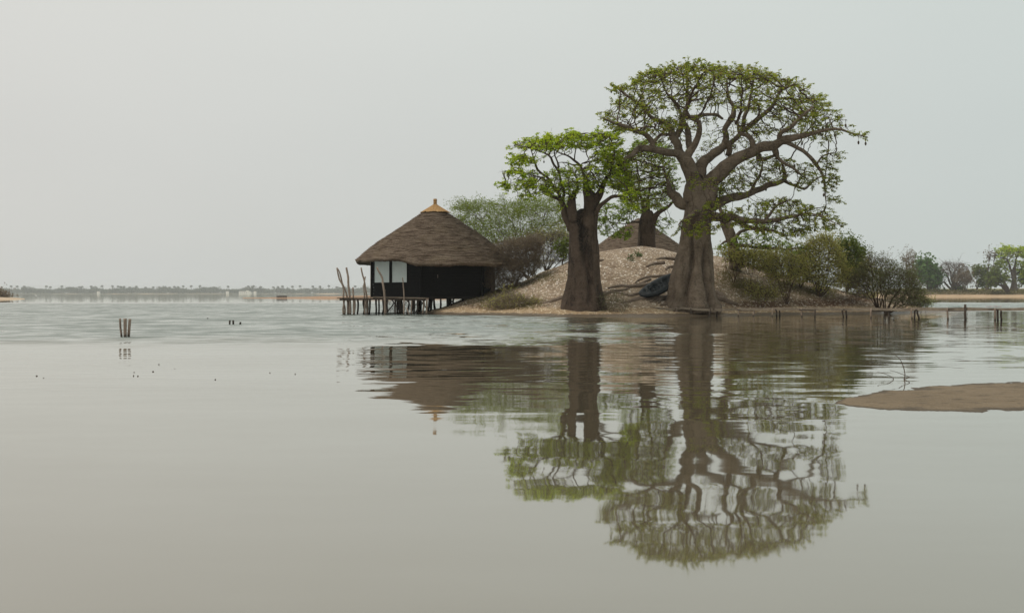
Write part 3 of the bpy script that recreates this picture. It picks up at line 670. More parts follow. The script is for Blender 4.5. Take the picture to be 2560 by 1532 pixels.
# ---- big baobab
TY = 51.5
def big_trunk(mb):
    prof = [(452, 1722, 1778), (488, 1719, 1779), (527, 1712, 1781), (560, 1706, 1778), (581, 1702, 1777), (602, 1700, 1778), (634, 1692, 1782), (660, 1684, 1783), (690, 1676, 1784), (715, 1672, 1785), (735, 1669, 1788), (752, 1665, 1793), (764, 1660, 1800)]
    trunk_mesh(mb, prof, TY, [(-1.95, .13, .42, .2, 5.4), (-1.02, .12, .44, .2, 3.9), (-2.75, .2, .08, .5, 4), (1.2, .2, .2, .2, 5), (2.4, .2, .15, .2, 4)],
               [(-2.35, .22, .16), (-1.45, .30, .16), (-.72, .2, .16), (-.15, .25, .08), (2.9, .3, .05), (1.6, .4, .3), (.7, .3, .3)])
BL = [
 [(1285, 960, 82, 0), (1272, 850, 66, 0), (1258, 760, 56, -.1), (1240, 690, 48, -.2), (1200, 640, 36, -.4), (1130, 618, 28, -.7), (1020, 605, 25, -1.0), (915, 600, 21, -1.4), (880, 640, 17, -1.7), (835, 655, 13, -1.9), (830, 740, 8, -2.0)],
 [(1230, 690, 38, -.2), (1270, 590, 28, -.6), (1310, 525, 22, -.9), (1325, 480, 19, -1.1), (1310, 425, 17, -1.2), (1265, 415, 14, -1.4), (1230, 350, 9, -1.6)],
 [(1250, 740, 44, .2), (1190, 620, 32, .5), (1150, 550, 27, .8), (1140, 500, 26, 1.0), (1105, 430, 19, 1.2), (1000, 400, 14, 1.4), (900, 290, 11, 1.8), (820, 235, 8, 2.0), (735, 178, 4, 2.2)],
 [(1150, 540, 24, .9), (1200, 470, 21, 1.2), (1212, 400, 18, 1.5), (1240, 300, 14, 1.9), (1232, 200, 10, 2.1), (1240, 100, 5, 2.3)],
 [(1260, 620, 26, .4), (1240, 560, 23, .6), (1236, 480, 21, .7), (1215, 430, 17, .6), (1180, 330, 11, .3), (1100, 240, 7, -.2), (1060, 130, 4, -.6)],
 [(1212, 400, 14, 1.4), (1300, 385, 13, 1.1), (1430, 375, 11, .8), (1465, 408, 8, .7)],
 [(1020, 603, 19, -1.0), (1008, 550, 20, -1.2), (960, 500, 18, -1.5), (860, 465, 16, -2.0), (760, 432, 10, -2.4), (690, 402, 5, -2.7)],
 [(1010, 560, 14, -1.2), (1060, 505, 13, -.8), (1130, 510, 11, -.4)],
 [(1300, 800, 60, .1), (1310, 720, 46, .3), (1345, 680, 38, .5), (1400, 630, 33, .8), (1470, 592, 27, 1.1), (1490, 530, 23, 1.3), (1475, 470, 21, 1.4), (1530, 400, 21, 1.6), (1525, 330, 15, 1.9), (1500, 260, 12, 2.1), (1490, 150, 6, 2.4)],
 [(1475, 590, 22, 1.1), (1550, 540, 19, 1.2), (1588, 480, 18, 1.0), (1602, 400, 15, .8), (1640, 300, 10, .6), (1660, 170, 5, .3)],
 [(1588, 485, 18, 1.0), (1680, 420, 18, .6), (1780, 335, 15, .1), (1832, 230, 10, -.4), (1930, 180, 5, -.8)],
 [(1500, 640, 22, 0), (1500, 590, 20, -.2), (1480, 545, 17, -.6)],
 [(1350, 960, 76, -.1), (1385, 860, 66, -.1), (1425, 780, 57, -.2), (1490, 712, 51, -.4), (1565, 655, 46, -.6), (1660, 610, 42, -.8), (1760, 578, 36, -1.1), (1860, 550, 30, -1.4), (1960, 520, 22, -1.7), (2080, 482, 16, -2.0), (2200, 472, 10, -2.2), (2300, 503, 7, -2.3), (2400, 525, 3, -2.4)],
 [(1655, 605, 24, -.8), (1662, 550, 20, -1.0), (1620, 510, 18, -1.1), (1565, 500, 12, -1.1), (1560, 420, 8, -1.3)],
 [(1840, 548, 24, -1.3), (1830, 500, 18, -1.6), (1900, 460, 16, -2.1), (1962, 400, 12, -2.5), (2050, 330, 7, -2.9)],
 [(1860, 556, 18, -1.4), (1920, 575, 15, -1.3), (1985, 615, 14, -1.2), (2060, 690, 12, -1.0), (2112, 765, 9, -.9), (2122, 860, 6, -.8), (2132, 960, 3, -.8)],
 [(2068, 700, 8, -1.0), (2110, 640, 6, -1.3), (2190, 625, 3, -1.5)],
 [(1790, 585, 22, -1.1), (1800, 640, 17, -1.0), (1830, 662, 13, -.9), (1930, 740, 9, -.6), (2000, 790, 4, -.3)],
 [(1700, 640, 20, -.7), (1690, 680, 15, -.4), (1770, 655, 12, -.6), (1810, 640, 10, -.9)],
 [(1370, 980, 46, .5), (1480, 930, 32, .8), (1600, 900, 27, 1.1), (1700, 860, 23, 1.4), (1790, 830, 20, 1.6), (1868, 803, 17, 1.7), (1862, 745, 12, 1.8), (1838, 680, 6, 2.0)],
 [(1865, 808, 13, 1.7), (1990, 862, 9, 1.9), (2060, 795, 6, 2.0), (2130, 768, 3, 2.1)],
 [(1640, 885, 14, 1.2), (1700, 770, 8, .9), (1720, 690, 5, .7)],
 [(1370, 1030, 40, -.3), (1500, 1042, 27, -.8), (1620, 1060, 24, -1.2), (1710, 1068, 20, -1.5), (1800, 1068, 17, -1.7), (1900, 1038, 13, -2.0), (2000, 1010, 8, -2.2), (2120, 1042, 5, -2.4), (2230, 1100, 2, -2.6)],
 [(1735, 1062, 12, -1.5), (1820, 960, 9, -1.6), (1900, 925, 4, -1.8)],
 [(1560, 1060, 18, -1.0), (1640, 1112, 15, -1.0), (1780, 1120, 9, -1.1), (1900, 1165, 3, -1.2)],
 [(1320, 960, 54, 0), (1190, 945, 42, .2), (1130, 890, 32, .4), (1110, 820, 14, .6), (1080, 720, 8, 1.0)],
 [(1300, 1010, 30, -.8), (1230, 1040, 12, -1.5), (1180, 1090, 5, -1.9)],
 [(1380, 1000, 24, -.9), (1430, 1040, 10, -1.6), (1480, 1080, 5, -1.9)],
]
DOME = [(640, 400), (700, 345), (790, 300), (750, 190), (870, 195), (930, 120), (1040, 85), (1160, 70), (1230, 55), (1420, 70), (1490, 78), (1690, 85), (1850, 140), (2010, 190), (2130, 290), (2210, 370), (2280, 420), (2300, 480), (2150, 500), (1960, 470), (1750, 400), (1500, 330), (1250, 330), (1050, 360), (900, 420), (760, 430)]
BC = [(DOME, 2500, 0, 3.6),
      ([(900, 120), (1040, 75), (1230, 50), (1430, 60), (1690, 80), (1850, 130), (2020, 190), (1800, 190), (1400, 150), (1100, 160), (940, 190)], 650, 0, 3.2),
      ([(640, 410), (760, 440), (900, 440), (1050, 400), (1300, 380), (1450, 420), (1250, 480), (1000, 500), (800, 490)], 330, -.3, 3.0),
      ([(1500, 390), (1750, 430), (1950, 480), (2150, 510), (2260, 520), (2100, 560), (1950, 500), (1700, 520), (1550, 470)], 260, -.8, 2.0),
      ([(2250, 470), (2330, 500), (2410, 525), (2400, 540), (2300, 525)], 26, -2.3, .3),
      ([(720, 165), (800, 190), (830, 240), (740, 205)], 26, 2.1, .4),
      ([(1450, 760), (1560, 690), (1800, 640), (1930, 660), (1990, 740), (1890, 800), (1700, 840), (1520, 900), (1400, 900)], 520, .7, 2.2),
      ([(2060, 650), (2180, 605), (2265, 650), (2180, 690), (2215, 790), (2195, 850), (2215, 945), (2140, 965), (2100, 860), (2110, 770), (2050, 700)], 190, -1.0, .9),
      ([(1880, 690), (2050, 690), (2110, 780), (2050, 850), (1900, 850), (1950, 760)], 90, .5, 1.5),
      ([(1480, 1010), (1600, 960), (1750, 925), (1870, 905), (1990, 945), (2140, 985), (2240, 1075), (2225, 1112), (2080, 1110), (2000, 1155), (1880, 1172), (1700, 1130), (1560, 1100), (1440, 1080)], 620, -1.5, 1.6),
      ([(1150, 1140), (1190, 1060), (1280, 1005), (1380, 920), (1490, 950), (1540, 1030), (1510, 1090), (1420, 1140), (1310, 1145), (1240, 1135)], 330, -1.9, .5),
      ([(1230, 790), (1420, 780), (1440, 850), (1250, 850)], 30, -1.6, .3),
      ([(700, 640), (850, 600), (1100, 640), (1150, 800), (1080, 980), (900, 960), (820, 800)], 360, .6, 1.4),
      ([(880, 490), (1400, 480), (1500, 600), (1300, 690), (1000, 620)], 200, 2.0, 1.2), ([(1400, 470), (1800, 480), (1800, 560), (1500, 640)], 140, 1.8, 1.2), ([(1420, 700), (1500, 860), (1420, 960), (1360, 960)], 60, .8, .6)]
R1 = np.random.default_rng(101)
bigbase = G(1735, TY)
big, bpts, bn0, bdesc = tree('baobab_tree', 'tallest baobab with a wide domed crown, fluted grey trunk and dark kayak at its foot', 'tree', bigbase, big_trunk, BL, BC, TY, R1, density=1.1, leafp=(.112, .040, 5))
def hang_fruit(t, pts, n0, spots, s=1.0):
    for px, py in spots:
        pp = pts[n0:]; q = 1280 + pp[:, 0] / pp[:, 1] * F; yy = HOR - (pp[:, 2] - CZ) / pp[:, 1] * F
        i = np.argmin((q - px) ** 2 + (yy - (py - 14)) ** 2); p = pp[i]; l = .22 * s; mb = MB()
        mb.tube([p, p + (0.005, 0, -l)], [.008, .006], 4)
        zz = np.array([0, .02, .06, .11, .16, .19]) * s; rr = np.array([.008, .03, .05, .052, .035, .006]) * s
        mb.tube([p + (0.005, 0, -l + .01 - z) for z in zz], rr, 8); mb.build('fruit', M['fruit'], t)
hang_fruit(big, bpts, bn0, [(1529, 230), (1522, 310), (1816, 302), (1883, 330), (2086, 338), (2065, 350), (2147, 352), (2172, 355), (2114, 312), (2002, 355), (2013, 222), (1938, 419), (1997, 408), (2052, 456), (2051, 491), (2097, 451), (2037, 574), (1995, 587), (1920, 483), (1948, 421)])
def lay(pp, off):                                          # a root lying on the slope: (px, py) ground points
    out = []
    for px, py in pp:
        g = on_ground(px, py); g[2] += off; out.append(g)
    return smooth_line(densify(out, .12), 1)
def root(t, pp, r, off=.03, bark='bark_big'):
    d = lay(pp, off); k = np.linspace(0, 1, len(d)); rr = np.interp(k, np.linspace(0, 1, len(r)), r) / 36.0
    mb = MB(); mb.tube(d, rr, 9, True, .35, pp[0][0], 3.0); mb.build('root', M['bark_root'], t)
for pp, r in [([(1692, 690), (1650, 692), (1612, 694), (1595, 702), (1588, 708)], [4, 4, 3.5, 2.5, 1]),
              ([(1672, 712), (1620, 714), (1580, 720), (1555, 717), (1520, 724)], [5, 4, 3.5, 3.5, 1.5]),
              ([(1660, 728), (1600, 734), (1575, 740), (1530, 733)], [5, 4, 3, 1.5]),
              ([(1668, 748), (1620, 746), (1585, 752), (1560, 757)], [6, 5, 4, 1.5]),
              ([(1650, 744), (1634, 752), (1626, 758)], [3, 2.4, 1.4]), ([(1656, 746), (1645, 752), (1636, 759)], [3, 2.4, 1.4]), ([(1662, 748), (1652, 752), (1646, 760)], [3.4, 2.4, 1.4]),
              ([(1700, 650), (1665, 648), (1642, 650)], [5, 4, 2.5]), ([(1660, 660), (1632, 662), (1616, 668)], [4, 4, 2]), ([(1690, 668), (1670, 670), (1664, 676)], [4, 3.5, 2]),
              ([(1625, 700), (1600, 712), (1580, 716)], [3, 3, 1.5]),
              ([(1700, 757), (1680, 762), (1650, 764)], [7, 5, 1.5]), ([(1720, 760), (1745, 765), (1765, 766)], [7, 6, 2]), ([(1790, 748), (1815, 756), (1845, 762)], [9, 6, 2]), ([(1788, 735), (1806, 742), (1812, 752)], [7, 7, 3])]:
    root(big, pp, r)

# ---- left baobab
LY = 50.0
def left_trunk(mb):
    prof = [(522, 1450, 1476), (527, 1442, 1486), (534, 1432, 1493), (545, 1422, 1496), (560, 1420, 1494), (591, 1423, 1494), (620, 1423, 1496), (662, 1421, 1499), (690, 1418, 1501), (723, 1412, 1505), (737, 1409, 1509), (755, 1405, 1512), (770, 1402, 1516)]
    trunk_mesh(mb, prof, LY, [(-1.66, .17, .40, 2.2, 8), (-1.38, .13, .28, .4, 4.4), (-2.0, .1, .08, .3, 2.5), (-.6, .1, .06, .3, 3), (1.5, .3, .2, .3, 6)],
               [(-2.7, .3, .10), (-1.9, .25, .12), (-1.2, .2, .10), (-.5, .25, .12), (1.5, .4, .2)])
def Z5(x, y): return (1240 + x / 5.3, 320 + y / 5.3)
LL = [
 [(1010, 1340, 150, 0), (965, 1200, 135, -.1), (900, 1060, 95, -.1), (855, 950, 62, -.2), (700, 890, 40, -.4), (660, 780, 34, -.6), (642, 650, 26, -.7), (520, 640, 16, -.9), (300, 580, 12, -1.2), (80, 575, 5, -1.4)],
 [(870, 980, 60, 0), (830, 860, 52, .2), (750, 770, 46, .4), (700, 680, 40, .6), (640, 620, 34, .7), (545, 560, 36, .8), (510, 460, 30, .9), (480, 350, 16, 1.1), (440, 200, 8, 1.3)],
 [(890, 960, 50, -.2), (903, 860, 42, -.4), (865, 700, 38, -.7), (832, 560, 38, -.9), (740, 460, 36, -1.0), (742, 390, 32, -1.1), (600, 315, 22, -1.2), (450, 260, 12, -1.4), (260, 230, 5, -1.6)],
 [(832, 560, 28, -.9), (822, 450, 28, -.8), (785, 380, 22, -.6), (760, 250, 14, -.5), (720, 130, 7, -.4)],
 [(1055, 1230, 165, -.5), (1040, 1080, 160, -.5), (1022, 960, 140, -.6), (1028, 915, 96, -.6), (1050, 860, 50, -.6), (1095, 770, 30, -.6), (1050, 640, 18, -.7)],
 [(1030, 940, 30, -.8), (940, 860, 24, -1.0), (830, 830, 16, -1.3), (620, 850, 10, -1.6), (280, 920, 4, -1.8)],
 [(1235, 1220, 230, .1), (1235, 1050, 215, .1), (1230, 930, 200, .2), (1212, 860, 175, .2), (1200, 800, 120, .3), (1192, 730, 64, .3), (1160, 600, 40, .6), (1120, 500, 42, .8), (1040, 425, 38, .9), (980, 385, 30, 1.0), (860, 340, 20, 1.2), (700, 240, 9, 1.4)],
 [(1120, 500, 24, .8), (1000, 480, 22, .5), (920, 450, 16, .2), (830, 460, 10, 0)],
 [(1040, 420, 20, .9), (1045, 320, 16, .7), (1080, 200, 10, .5), (1085, 80, 5, .4)],
 [(1300, 1080, 130, .1), (1330, 940, 140, .1), (1395, 810, 112, -.2), (1450, 680, 52, -.4), (1520, 580, 40, -.6), (1540, 470, 28, -.8), (1580, 330, 24, -.9), (1535, 150, 16, -1.0), (1400, 70, 6, -1.1)],
 [(1540, 560, 36, -.5), (1600, 600, 32, -.2), (1640, 650, 28, 0), (1740, 760, 20, .3), (1800, 640, 10, .6)],
 [(1270, 1240, 120, -.1), (1345, 1120, 84, -.3), (1420, 1000, 62, -.6), (1530, 915, 52, -.9), (1660, 905, 46, -1.2), (1780, 960, 34, -1.4), (1770, 860, 24, -1.6), (1700, 740, 14, -1.8)],
 [(1400, 820, 34, -.2), (1330, 700, 22, -.9), (1250, 560, 14, -1.3), (1230, 420, 9, -1.5)],
]
LC = [([(220, 260), (240, 215), (330, 175), (430, 150), (560, 165), (690, 95), (760, 110), (830, 140), (960, 90), (1080, 45), (1130, 90), (1220, 100), (1290, 200), (1300, 280), (1150, 290), (950, 260), (700, 300), (450, 290), (250, 290)], 1150, 0, 2.4),
      ([(170, 460), (200, 400), (350, 340), (420, 400), (560, 420), (480, 470), (300, 490)], 210, -.2, 1.4),
      ([(70, 580), (200, 535), (400, 560), (560, 590), (420, 650), (300, 620), (100, 600)], 170, -1.0, .8),
      ([(10, 745), (140, 730), (300, 690), (500, 680), (800, 650), (900, 760), (850, 860), (600, 830), (400, 790), (170, 810), (60, 770)], 560, -.8, 1.3),
      ([(560, 600), (750, 560), (950, 540), (1150, 500), (1400, 470), (1500, 560), (1450, 700), (1250, 760), (950, 800), (850, 700), (700, 640)], 880, -1.0, 1.2),
      ([(1220, 80), (1340, 30), (1500, 40), (1620, 60), (1680, 200), (1600, 330), (1400, 330), (1280, 260)], 420, -.5, 1.6),
      ([(1250, 340), (1500, 330), (1700, 380), (1750, 560), (1800, 760), (1700, 860), (1500, 800), (1420, 650), (1450, 500), (1250, 440)], 620, 0, 1.8),
      ([(240, 930), (400, 840), (600, 850), (780, 880), (600, 930), (300, 940)], 140, -1.5, .5),
      ([(820, 1000), (950, 960), (930, 1060), (830, 1060)], 24, -1.2, .3),
      ([(740, 810), (900, 750), (1150, 740), (1260, 790), (1160, 870), (900, 890)], 170, -1.1, .5), ([(1150, 760), (1350, 740), (1420, 820), (1250, 860)], 80, -1.0, .4),
      ([(1600, 860), (1800, 780), (1880, 1000), (1800, 1050), (1650, 980)], 150, -1.4, .8)]
R2 = np.random.default_rng(202)
leftb, lpts, ln0, ldesc = tree('baobab_tree', 'smaller baobab nearest the hut, dark cracked trunk forking low and a bright green flat crown', 'tree', G(1457, LY), left_trunk, LL, LC, LY, R2, bark='bark_dark', leaf='leaf_bright', density=2.0, leafp=(.120, .043, 5), conv=Z5, zsc=1 / 5.3 * .5, kill=.17)
hang_fruit(leftb, lpts, ln0, [(1278, 415), (1360, 415), (1290, 412)], .7)
root(leftb, [(1425, 742), (1400, 748), (1370, 757), (1350, 760)], [5, 4, 3, 1], .02, 'bark_dark'); root(leftb, [(1500, 742), (1530, 730), (1560, 728), (1575, 722)], [3, 3, 2.5, 1], .02, 'bark_dark')
root(leftb, [(1500, 735), (1525, 733), (1570, 735)], [3, 2.5, 1], .02, 'bark_dark'); root(leftb, [(1498, 655), (1508, 652)], [4, 2], .02, 'bark_dark')

# ---- middle baobab behind the crest
def Z3(x, y): return (1560 + x / 6.184, 380 + y / 6.184)
MY = 70.0
def mid_trunk(mb):
    trunk_mesh(mb, [(522, 1613, 1627), (530, 1606, 1633), (545, 1600, 1637), (560, 1597, 1638), (590, 1595, 1638), (618, 1593, 1640), (640, 1588, 1646), (665, 1582, 1652)], MY, [(-1.2, .2, .08, 1, 7)], [(-1.6, .4, .1)], 36, .2)
ML = [[(320, 1120, 190, 0), (300, 960, 110, 0), (285, 780, 50, -.3), (240, 600, 40, -.6), (230, 420, 34, -.8), (205, 250, 26, -.9), (180, 60, 16, -1), (120, -120, 8, -1.2)],
      [(370, 1120, 190, 0), (362, 920, 96, .3), (370, 700, 44, .6), (420, 480, 36, .8), (430, 250, 26, 1), (420, 20, 14, 1.2), (520, -150, 7, 1.4)],
      [(400, 1130, 160, 0), (500, 980, 110, -.3), (620, 890, 72, -.5), (740, 800, 40, -.7), (800, 680, 26, -.9), (760, 500, 14, -1)],
      [(270, 1070, 46, -.2), (150, 1090, 30, -.6), (0, 1110, 18, -1.2), (-250, 1080, 10, -1.6), (-420, 1150, 5, -2)],
      [(300, 960, 40, 0), (200, 860, 30, .3), (60, 720, 22, .6), (-50, 560, 14, .9)]]
MC = [([(-150, 350), (0, 150), (150, -150), (500, -200), (750, 0), (850, 350), (820, 650), (600, 700), (300, 600), (50, 650)], 1200, .3, 2.2),
      ([(-60, 600), (250, 560), (500, 640), (760, 700), (700, 900), (420, 860), (100, 950), (-80, 900)], 420, -.4, 1.8),
      ([(-520, 1000), (-380, 780), (-100, 800), (180, 880), (230, 1020), (150, 1080), (-60, 1080), (-260, 1280), (-440, 1200)], 420, -1.2, 1.2),
      ([(-150, 1200), (60, 1130), (160, 1180), (120, 1320), (-60, 1330), (-200, 1300)], 130, -2.0, .5),
      ([(480, 1060), (640, 1000), (760, 1050), (640, 1220), (520, 1200)], 110, -.8, .8)]
R3 = np.random.default_rng(303)
tree('baobab_tree', 'baobab rising from behind the shell mound in front of the second thatched roof', 'tree', G(1616, MY), mid_trunk, ML, MC, MY, R3, leaf='leaf_mid', density=2.2, leafp=(.120, .043, 5), conv=Z3, zsc=1 / 6.184 * .5, step=.17, kill=.22, infl=3.2, bark='bark_dark')

# ---- fourth baobab, leaning, half hidden by shrubs right of the big trunk
def ZS(x, y): return (x, y)
def lean_trunk(mb):
    pts = [P(1842, 672, 58), P(1838, 640, 58), P(1830, 605, 58), P(1818, 570, 58), P(1806, 535, 58)]
    d = smooth_line(densify(pts, .2), 2); mb.tube(d, np.interp(np.linspace(0, 1, len(d)), [0, .35, .7, 1], [.40, .34, .30, .22]), 20, True, .2, 3.0, 1.2)
HL = [[(1806, 540, 11, 0), (1796, 510, 8, .2), (1790, 480, 5, .4)], [(1828, 605, 14, -.2), (1850, 580, 9, -.5), (1885, 570, 6, -.8), (1925, 578, 3, -1)],
      [(1832, 612, 14, -.3), (1870, 615, 9, -.8), (1915, 622, 6, -1.2), (1980, 625, 2.5, -1.5)], [(1826, 598, 9, .2), (1810, 605, 5, .2), (1795, 618, 2, .2)]]
HC = [([(1790, 625), (1825, 600), (1855, 590), (1905, 582), (1935, 590), (1970, 608), (2035, 620), (2030, 627), (1980, 636), (1935, 630), (1880, 615), (1835, 620)], 480, -.9, 1.0),
      ([(1850, 565), (1900, 555), (1930, 570), (1890, 585)], 60, -.5, .6), ([(1785, 470), (1810, 470), (1815, 520), (1790, 520)], 30, .3, .5), ([(1830, 620), (1900, 640), (1880, 655), (1840, 640)], 70, -1.4, .5)]
R4 = np.random.default_rng(404)
tree('baobab_tree', 'low leaning baobab half hidden behind the shrubs on the right slope of the mound', 'tree', G(1842, 58), lean_trunk, HL, HC, 58.0, R4, leaf='leaf_mid', density=2.6, leafp=(.115, .041, 5), conv=ZS, zsc=.55, kill=.18)

# ------------------------------------------------------------------ shrubs and other trees
def shrub(name, label, cat, base, tips, polys, Y, R, twig='twig', leaf=None, lp=(.05, .02), per=2.0, step=.12, kill=.17, infl=1.8, r0=.005, e=2.4, rmax=.09, stems=None, group=None, jit=.3, up=.0, thin=3, dl=5, stem_r=.03, spray=1.2, cut=-.20):
    base = np.array(base, float); t = thing(name, label, cat, base, group); S = []; SP = []; SR = []; ms = MB()
    for (px, py, dep) in tips:
        tip = P(px, py, Y + dep); tip = base + (tip - base) * .8; mid = base * .5 + tip * .5 + np.array([0, 0, -.10 * abs(tip[0] - base[0])]) + R.normal(0, .08, 3)
        q = np.linspace(0, 1, max(4, int(np.linalg.norm(tip - base) / step)))[:, None]
        pl = (1 - q) ** 2 * (base - (0, 0, .1)) + 2 * q * (1 - q) * mid + q * q * tip
        for i in range(1, len(pl) - 1): pl[i] += min(.4, np.linalg.norm(tip - base) * .07) * np.array([nz3(pl[i][0] * 2, pl[i][2] * 2, 1 + px), nz3(pl[i][0] * 2, pl[i][2] * 2, 7), nz3(pl[i][0] * 2, pl[i][2] * 2, 4)])
        b = len(S); rr = np.linspace(stem_r, stem_r * .3, len(pl))
        ms.tube(pl, rr, 6, False, .2, px)
        for i in range(len(pl)): S.append(pl[i]); SP.append(b + i - 1 if i else -1); SR.append(rr[i])
    ms.build('stems', M[twig], t)
    step *= .82; kill *= .66; per *= 1.25
    A = np.concatenate([sample_poly(poly, int(n * 1.9), Y, dep, D, R, cut, 1.14 if Y < 100 else 1.0) for poly, n, dep, D in polys])
    n0 = len(S); pts, par = grow(S, SP, A, step, infl, kill, R, jit=jit, up=up); r, desc = radii(par, r0, e, n0, SR)
    mb = MB(); chains_mesh(mb, pts, par, r, n0, 5, thin, .03, rmax)
    if spray:
        C = np.repeat(pts[n0:], R.poisson(spray, len(pts) - n0), 0); C = C + R.normal(0, step * .6, C.shape)
        leaflets(mb, C, R, step * 2.4, r0 * .55, .9)
    sh = shoots(mb, pts, par, n0, np.arange(n0, len(pts))[desc[n0:] == 0], int((len(pts) - n0) * .05), pts[n0:].mean(0) - (0, 0, .4), R, min(step * 6, .8 * (Y / 55)), r0 * .8)
    mb.build('twigs', M[twig], t)
    if leaf:
        cand = np.arange(n0, len(pts))[desc[n0:] <= dl]; k = R.poisson(per * (1.7 if Y < 100 else .62), len(cand)); C = np.repeat(pts[cand], k, 0); C = C + R.normal(0, step * 1.05, C.shape)
        if len(sh): C = np.concatenate([C] + [sh + R.normal(0, step * .5, sh.shape) for _ in range(3)])
        mb = MB(); kk = (1.5, 1.6) if Y < 100 else (1.0, 1.0); leaflets(mb, C, R, lp[0] * kk[0], lp[1] * kk[1]); mb.build('crown', M[leaf], t)
    return t
def Z8(x, y): return (1120 + x / 5.3, 480 + y / 5.3)
def ZR(x, y): return (1780 + x / 4.509, 560 + y / 4.509)
RS = np.random.default_rng(505)
# green acacia behind the hut
shrub('acacia_tree', 'feathery light green acacia spreading behind the thatched hut', 'tree', G(1330, 66), [(*Z8(500, 300), .5), (*Z8(800, 220), 0), (*Z8(1100, 250), -.5), (*Z8(1400, 330), .5), (*Z8(300, 220), 0), (*Z8(650, 480), -.8), (*Z8(1300, 150), .6), (*Z8(250, 400), 1.2), (*Z8(950, 450), -1)],
      [([Z8(*p) for p in [(60, 240), (100, 190), (260, 160), (420, 140), (560, 150), (760, 190), (900, 180), (1100, 130), (1300, 90), (1560, 200), (1580, 400), (1600, 560), (1400, 600), (1100, 640), (800, 700), (600, 700), (420, 560), (300, 460), (150, 330), (280, 300), (330, 280)]], 1500, 0, 2.6),
       ([Z8(*p) for p in [(690, 130), (700, 60), (740, 30), (730, 90), (860, 140), (960, 90), (1060, 90), (1000, 180), (800, 180)]], 70, 0, .6),
       ([Z8(*p) for p in [(50, 230), (110, 200), (300, 180), (420, 200), (300, 260), (100, 250)]], 90, 0, .6)], 66.0, RS, 'twig_grey', 'leaf_acacia', (.060, .016), 6.5, cut=.0, step=.2, kill=.26, infl=3, r0=.006, stem_r=.05, up=.0, dl=3)
# brown dry thicket against the hut
shrub('dry_bush', 'dense bare brown bush crowding the right end of the thatched hut', 'bush', G(1286, 58.5), [(*Z8(500, 760), -.6), (*Z8(700, 680), 0), (*Z8(900, 640), .4), (*Z8(1100, 620), 0), (*Z8(620, 900), -.8), (*Z8(1000, 800), -.4), (*Z8(1150, 800), .3), (*Z8(800, 1000), -.6)],
      [([Z8(*p) for p in [(420, 700), (560, 760), (700, 690), (900, 640), (1100, 600), (1200, 680), (1180, 820), (1060, 900), (960, 1000), (700, 1000), (600, 900), (480, 850)]], 2600, -.2, 1.4),
       ([Z8(*p) for p in [(560, 960), (900, 950), (1000, 1050), (920, 1200), (700, 1270), (520, 1220), (500, 1080)]], 1300, -.5, .9), ([Z8(*p) for p in [(1000, 900), (1200, 860), (1230, 980), (1100, 1080), (1000, 1060)]], 350, -.2, .6)], 58.5, RS, 'twig_dry', 'leaf_dry', (.045, .014), .9, step=.11, kill=.13, r0=.007, stem_r=.035, thin=3, spray=6)
shrub('dry_bush', 'sparse grey leafless bush with spreading stems between the brown bush and the nearer baobab', 'bush', G(1365, 62), [(*Z8(1250, 700), 0), (*Z8(1400, 640), .5), (*Z8(1550, 700), 0), (*Z8(1560, 850), -.5), (*Z8(1200, 850), .4), (*Z8(1350, 800), -.5), (*Z8(1480, 820), .5)],
      [([Z8(*p) for p in [(1100, 640), (1250, 560), (1450, 540), (1600, 600), (1620, 800), (1560, 900), (1400, 920), (1200, 960), (1120, 820)]], 1500, 0, 1.3)], 62.0, RS, 'twig_grey', 'leaf_olive', (.045, .016), .35, step=.13, kill=.16, r0=.006, stem_r=.045, spray=4.5)
shrub('shrub', 'thin yellow green shrub peeping out left of the nearer baobab trunk', 'bush', G(1405, 60), [(*Z8(1480, 760), 0), (*Z8(1560, 680), 0), (*Z8(1590, 780), 0)], [([Z8(*p) for p in [(1420, 700), (1560, 620), (1620, 700), (1600, 840), (1500, 840), (1440, 780)]], 160, 0, .5)], 60.0, RS, 'twig', 'leaf_green', (.09, .035), 1.2, step=.13, kill=.18)
shrub('dry_bush', 'low tangled dead scrub sprawling on the shell slope below the brown bush', 'bush', on_ground(1270, 773), [(1235, 757, 0), (1260, 748, 0), (1290, 748, .2), (1320, 755, 0), (1245, 768, -.2), (1340, 757, .2), (1275, 735, .2)],
      [([(1222, 768), (1235, 750), (1262, 742), (1300, 742), (1330, 750), (1352, 757), (1330, 764), (1300, 774), (1262, 777), (1235, 775)], 1100, 0, .5), ([(1250, 745), (1262, 722), (1290, 726), (1320, 742)], 120, .1, .3)], on_ground(1270, 773)[1] + .3, RS, 'twig_dry', 'leaf_olive', (.035, .014), .5, spray=4, step=.08, kill=.10, infl=1.2, r0=.005, stem_r=.015)
shrub('grass_tuft', 'fine olive shrub sprouting from the beach right of the nearer baobab foot', 'bush', on_ground(1532, 778), [(1510, 758, 0), (1525, 745, 0), (1545, 742, 0), (1560, 752, 0), (1505, 772, 0), (1566, 764, 0), (1535, 750, .2)],
      [([(1505, 776), (1508, 755), (1525, 742), (1548, 738), (1562, 748), (1569, 764), (1560, 778), (1530, 782)], 620, 0, .35)], on_ground(1532, 778)[1], RS, 'twig_dry', 'leaf_tamarisk', (.05, .006), .5, step=.07, kill=.10, infl=1, r0=.004, stem_r=.008, up=.1, spray=.6)
shrub('shrub', 'faint olive sprig against the right flank of the nearer baobab trunk', 'bush', on_ground(1500, 772), [(1490, 750, -.1), (1505, 742, -.1), (1512, 752, 0)], [([(1482, 765), (1484, 745), (1500, 735), (1515, 745), (1515, 765)], 150, -.1, .2)], on_ground(1500, 772)[1] - .3, RS, 'twig_dry', 'leaf_tamarisk', (.05, .006), .35, step=.07, kill=.10, infl=1, r0=.004, stem_r=.008, spray=.4)
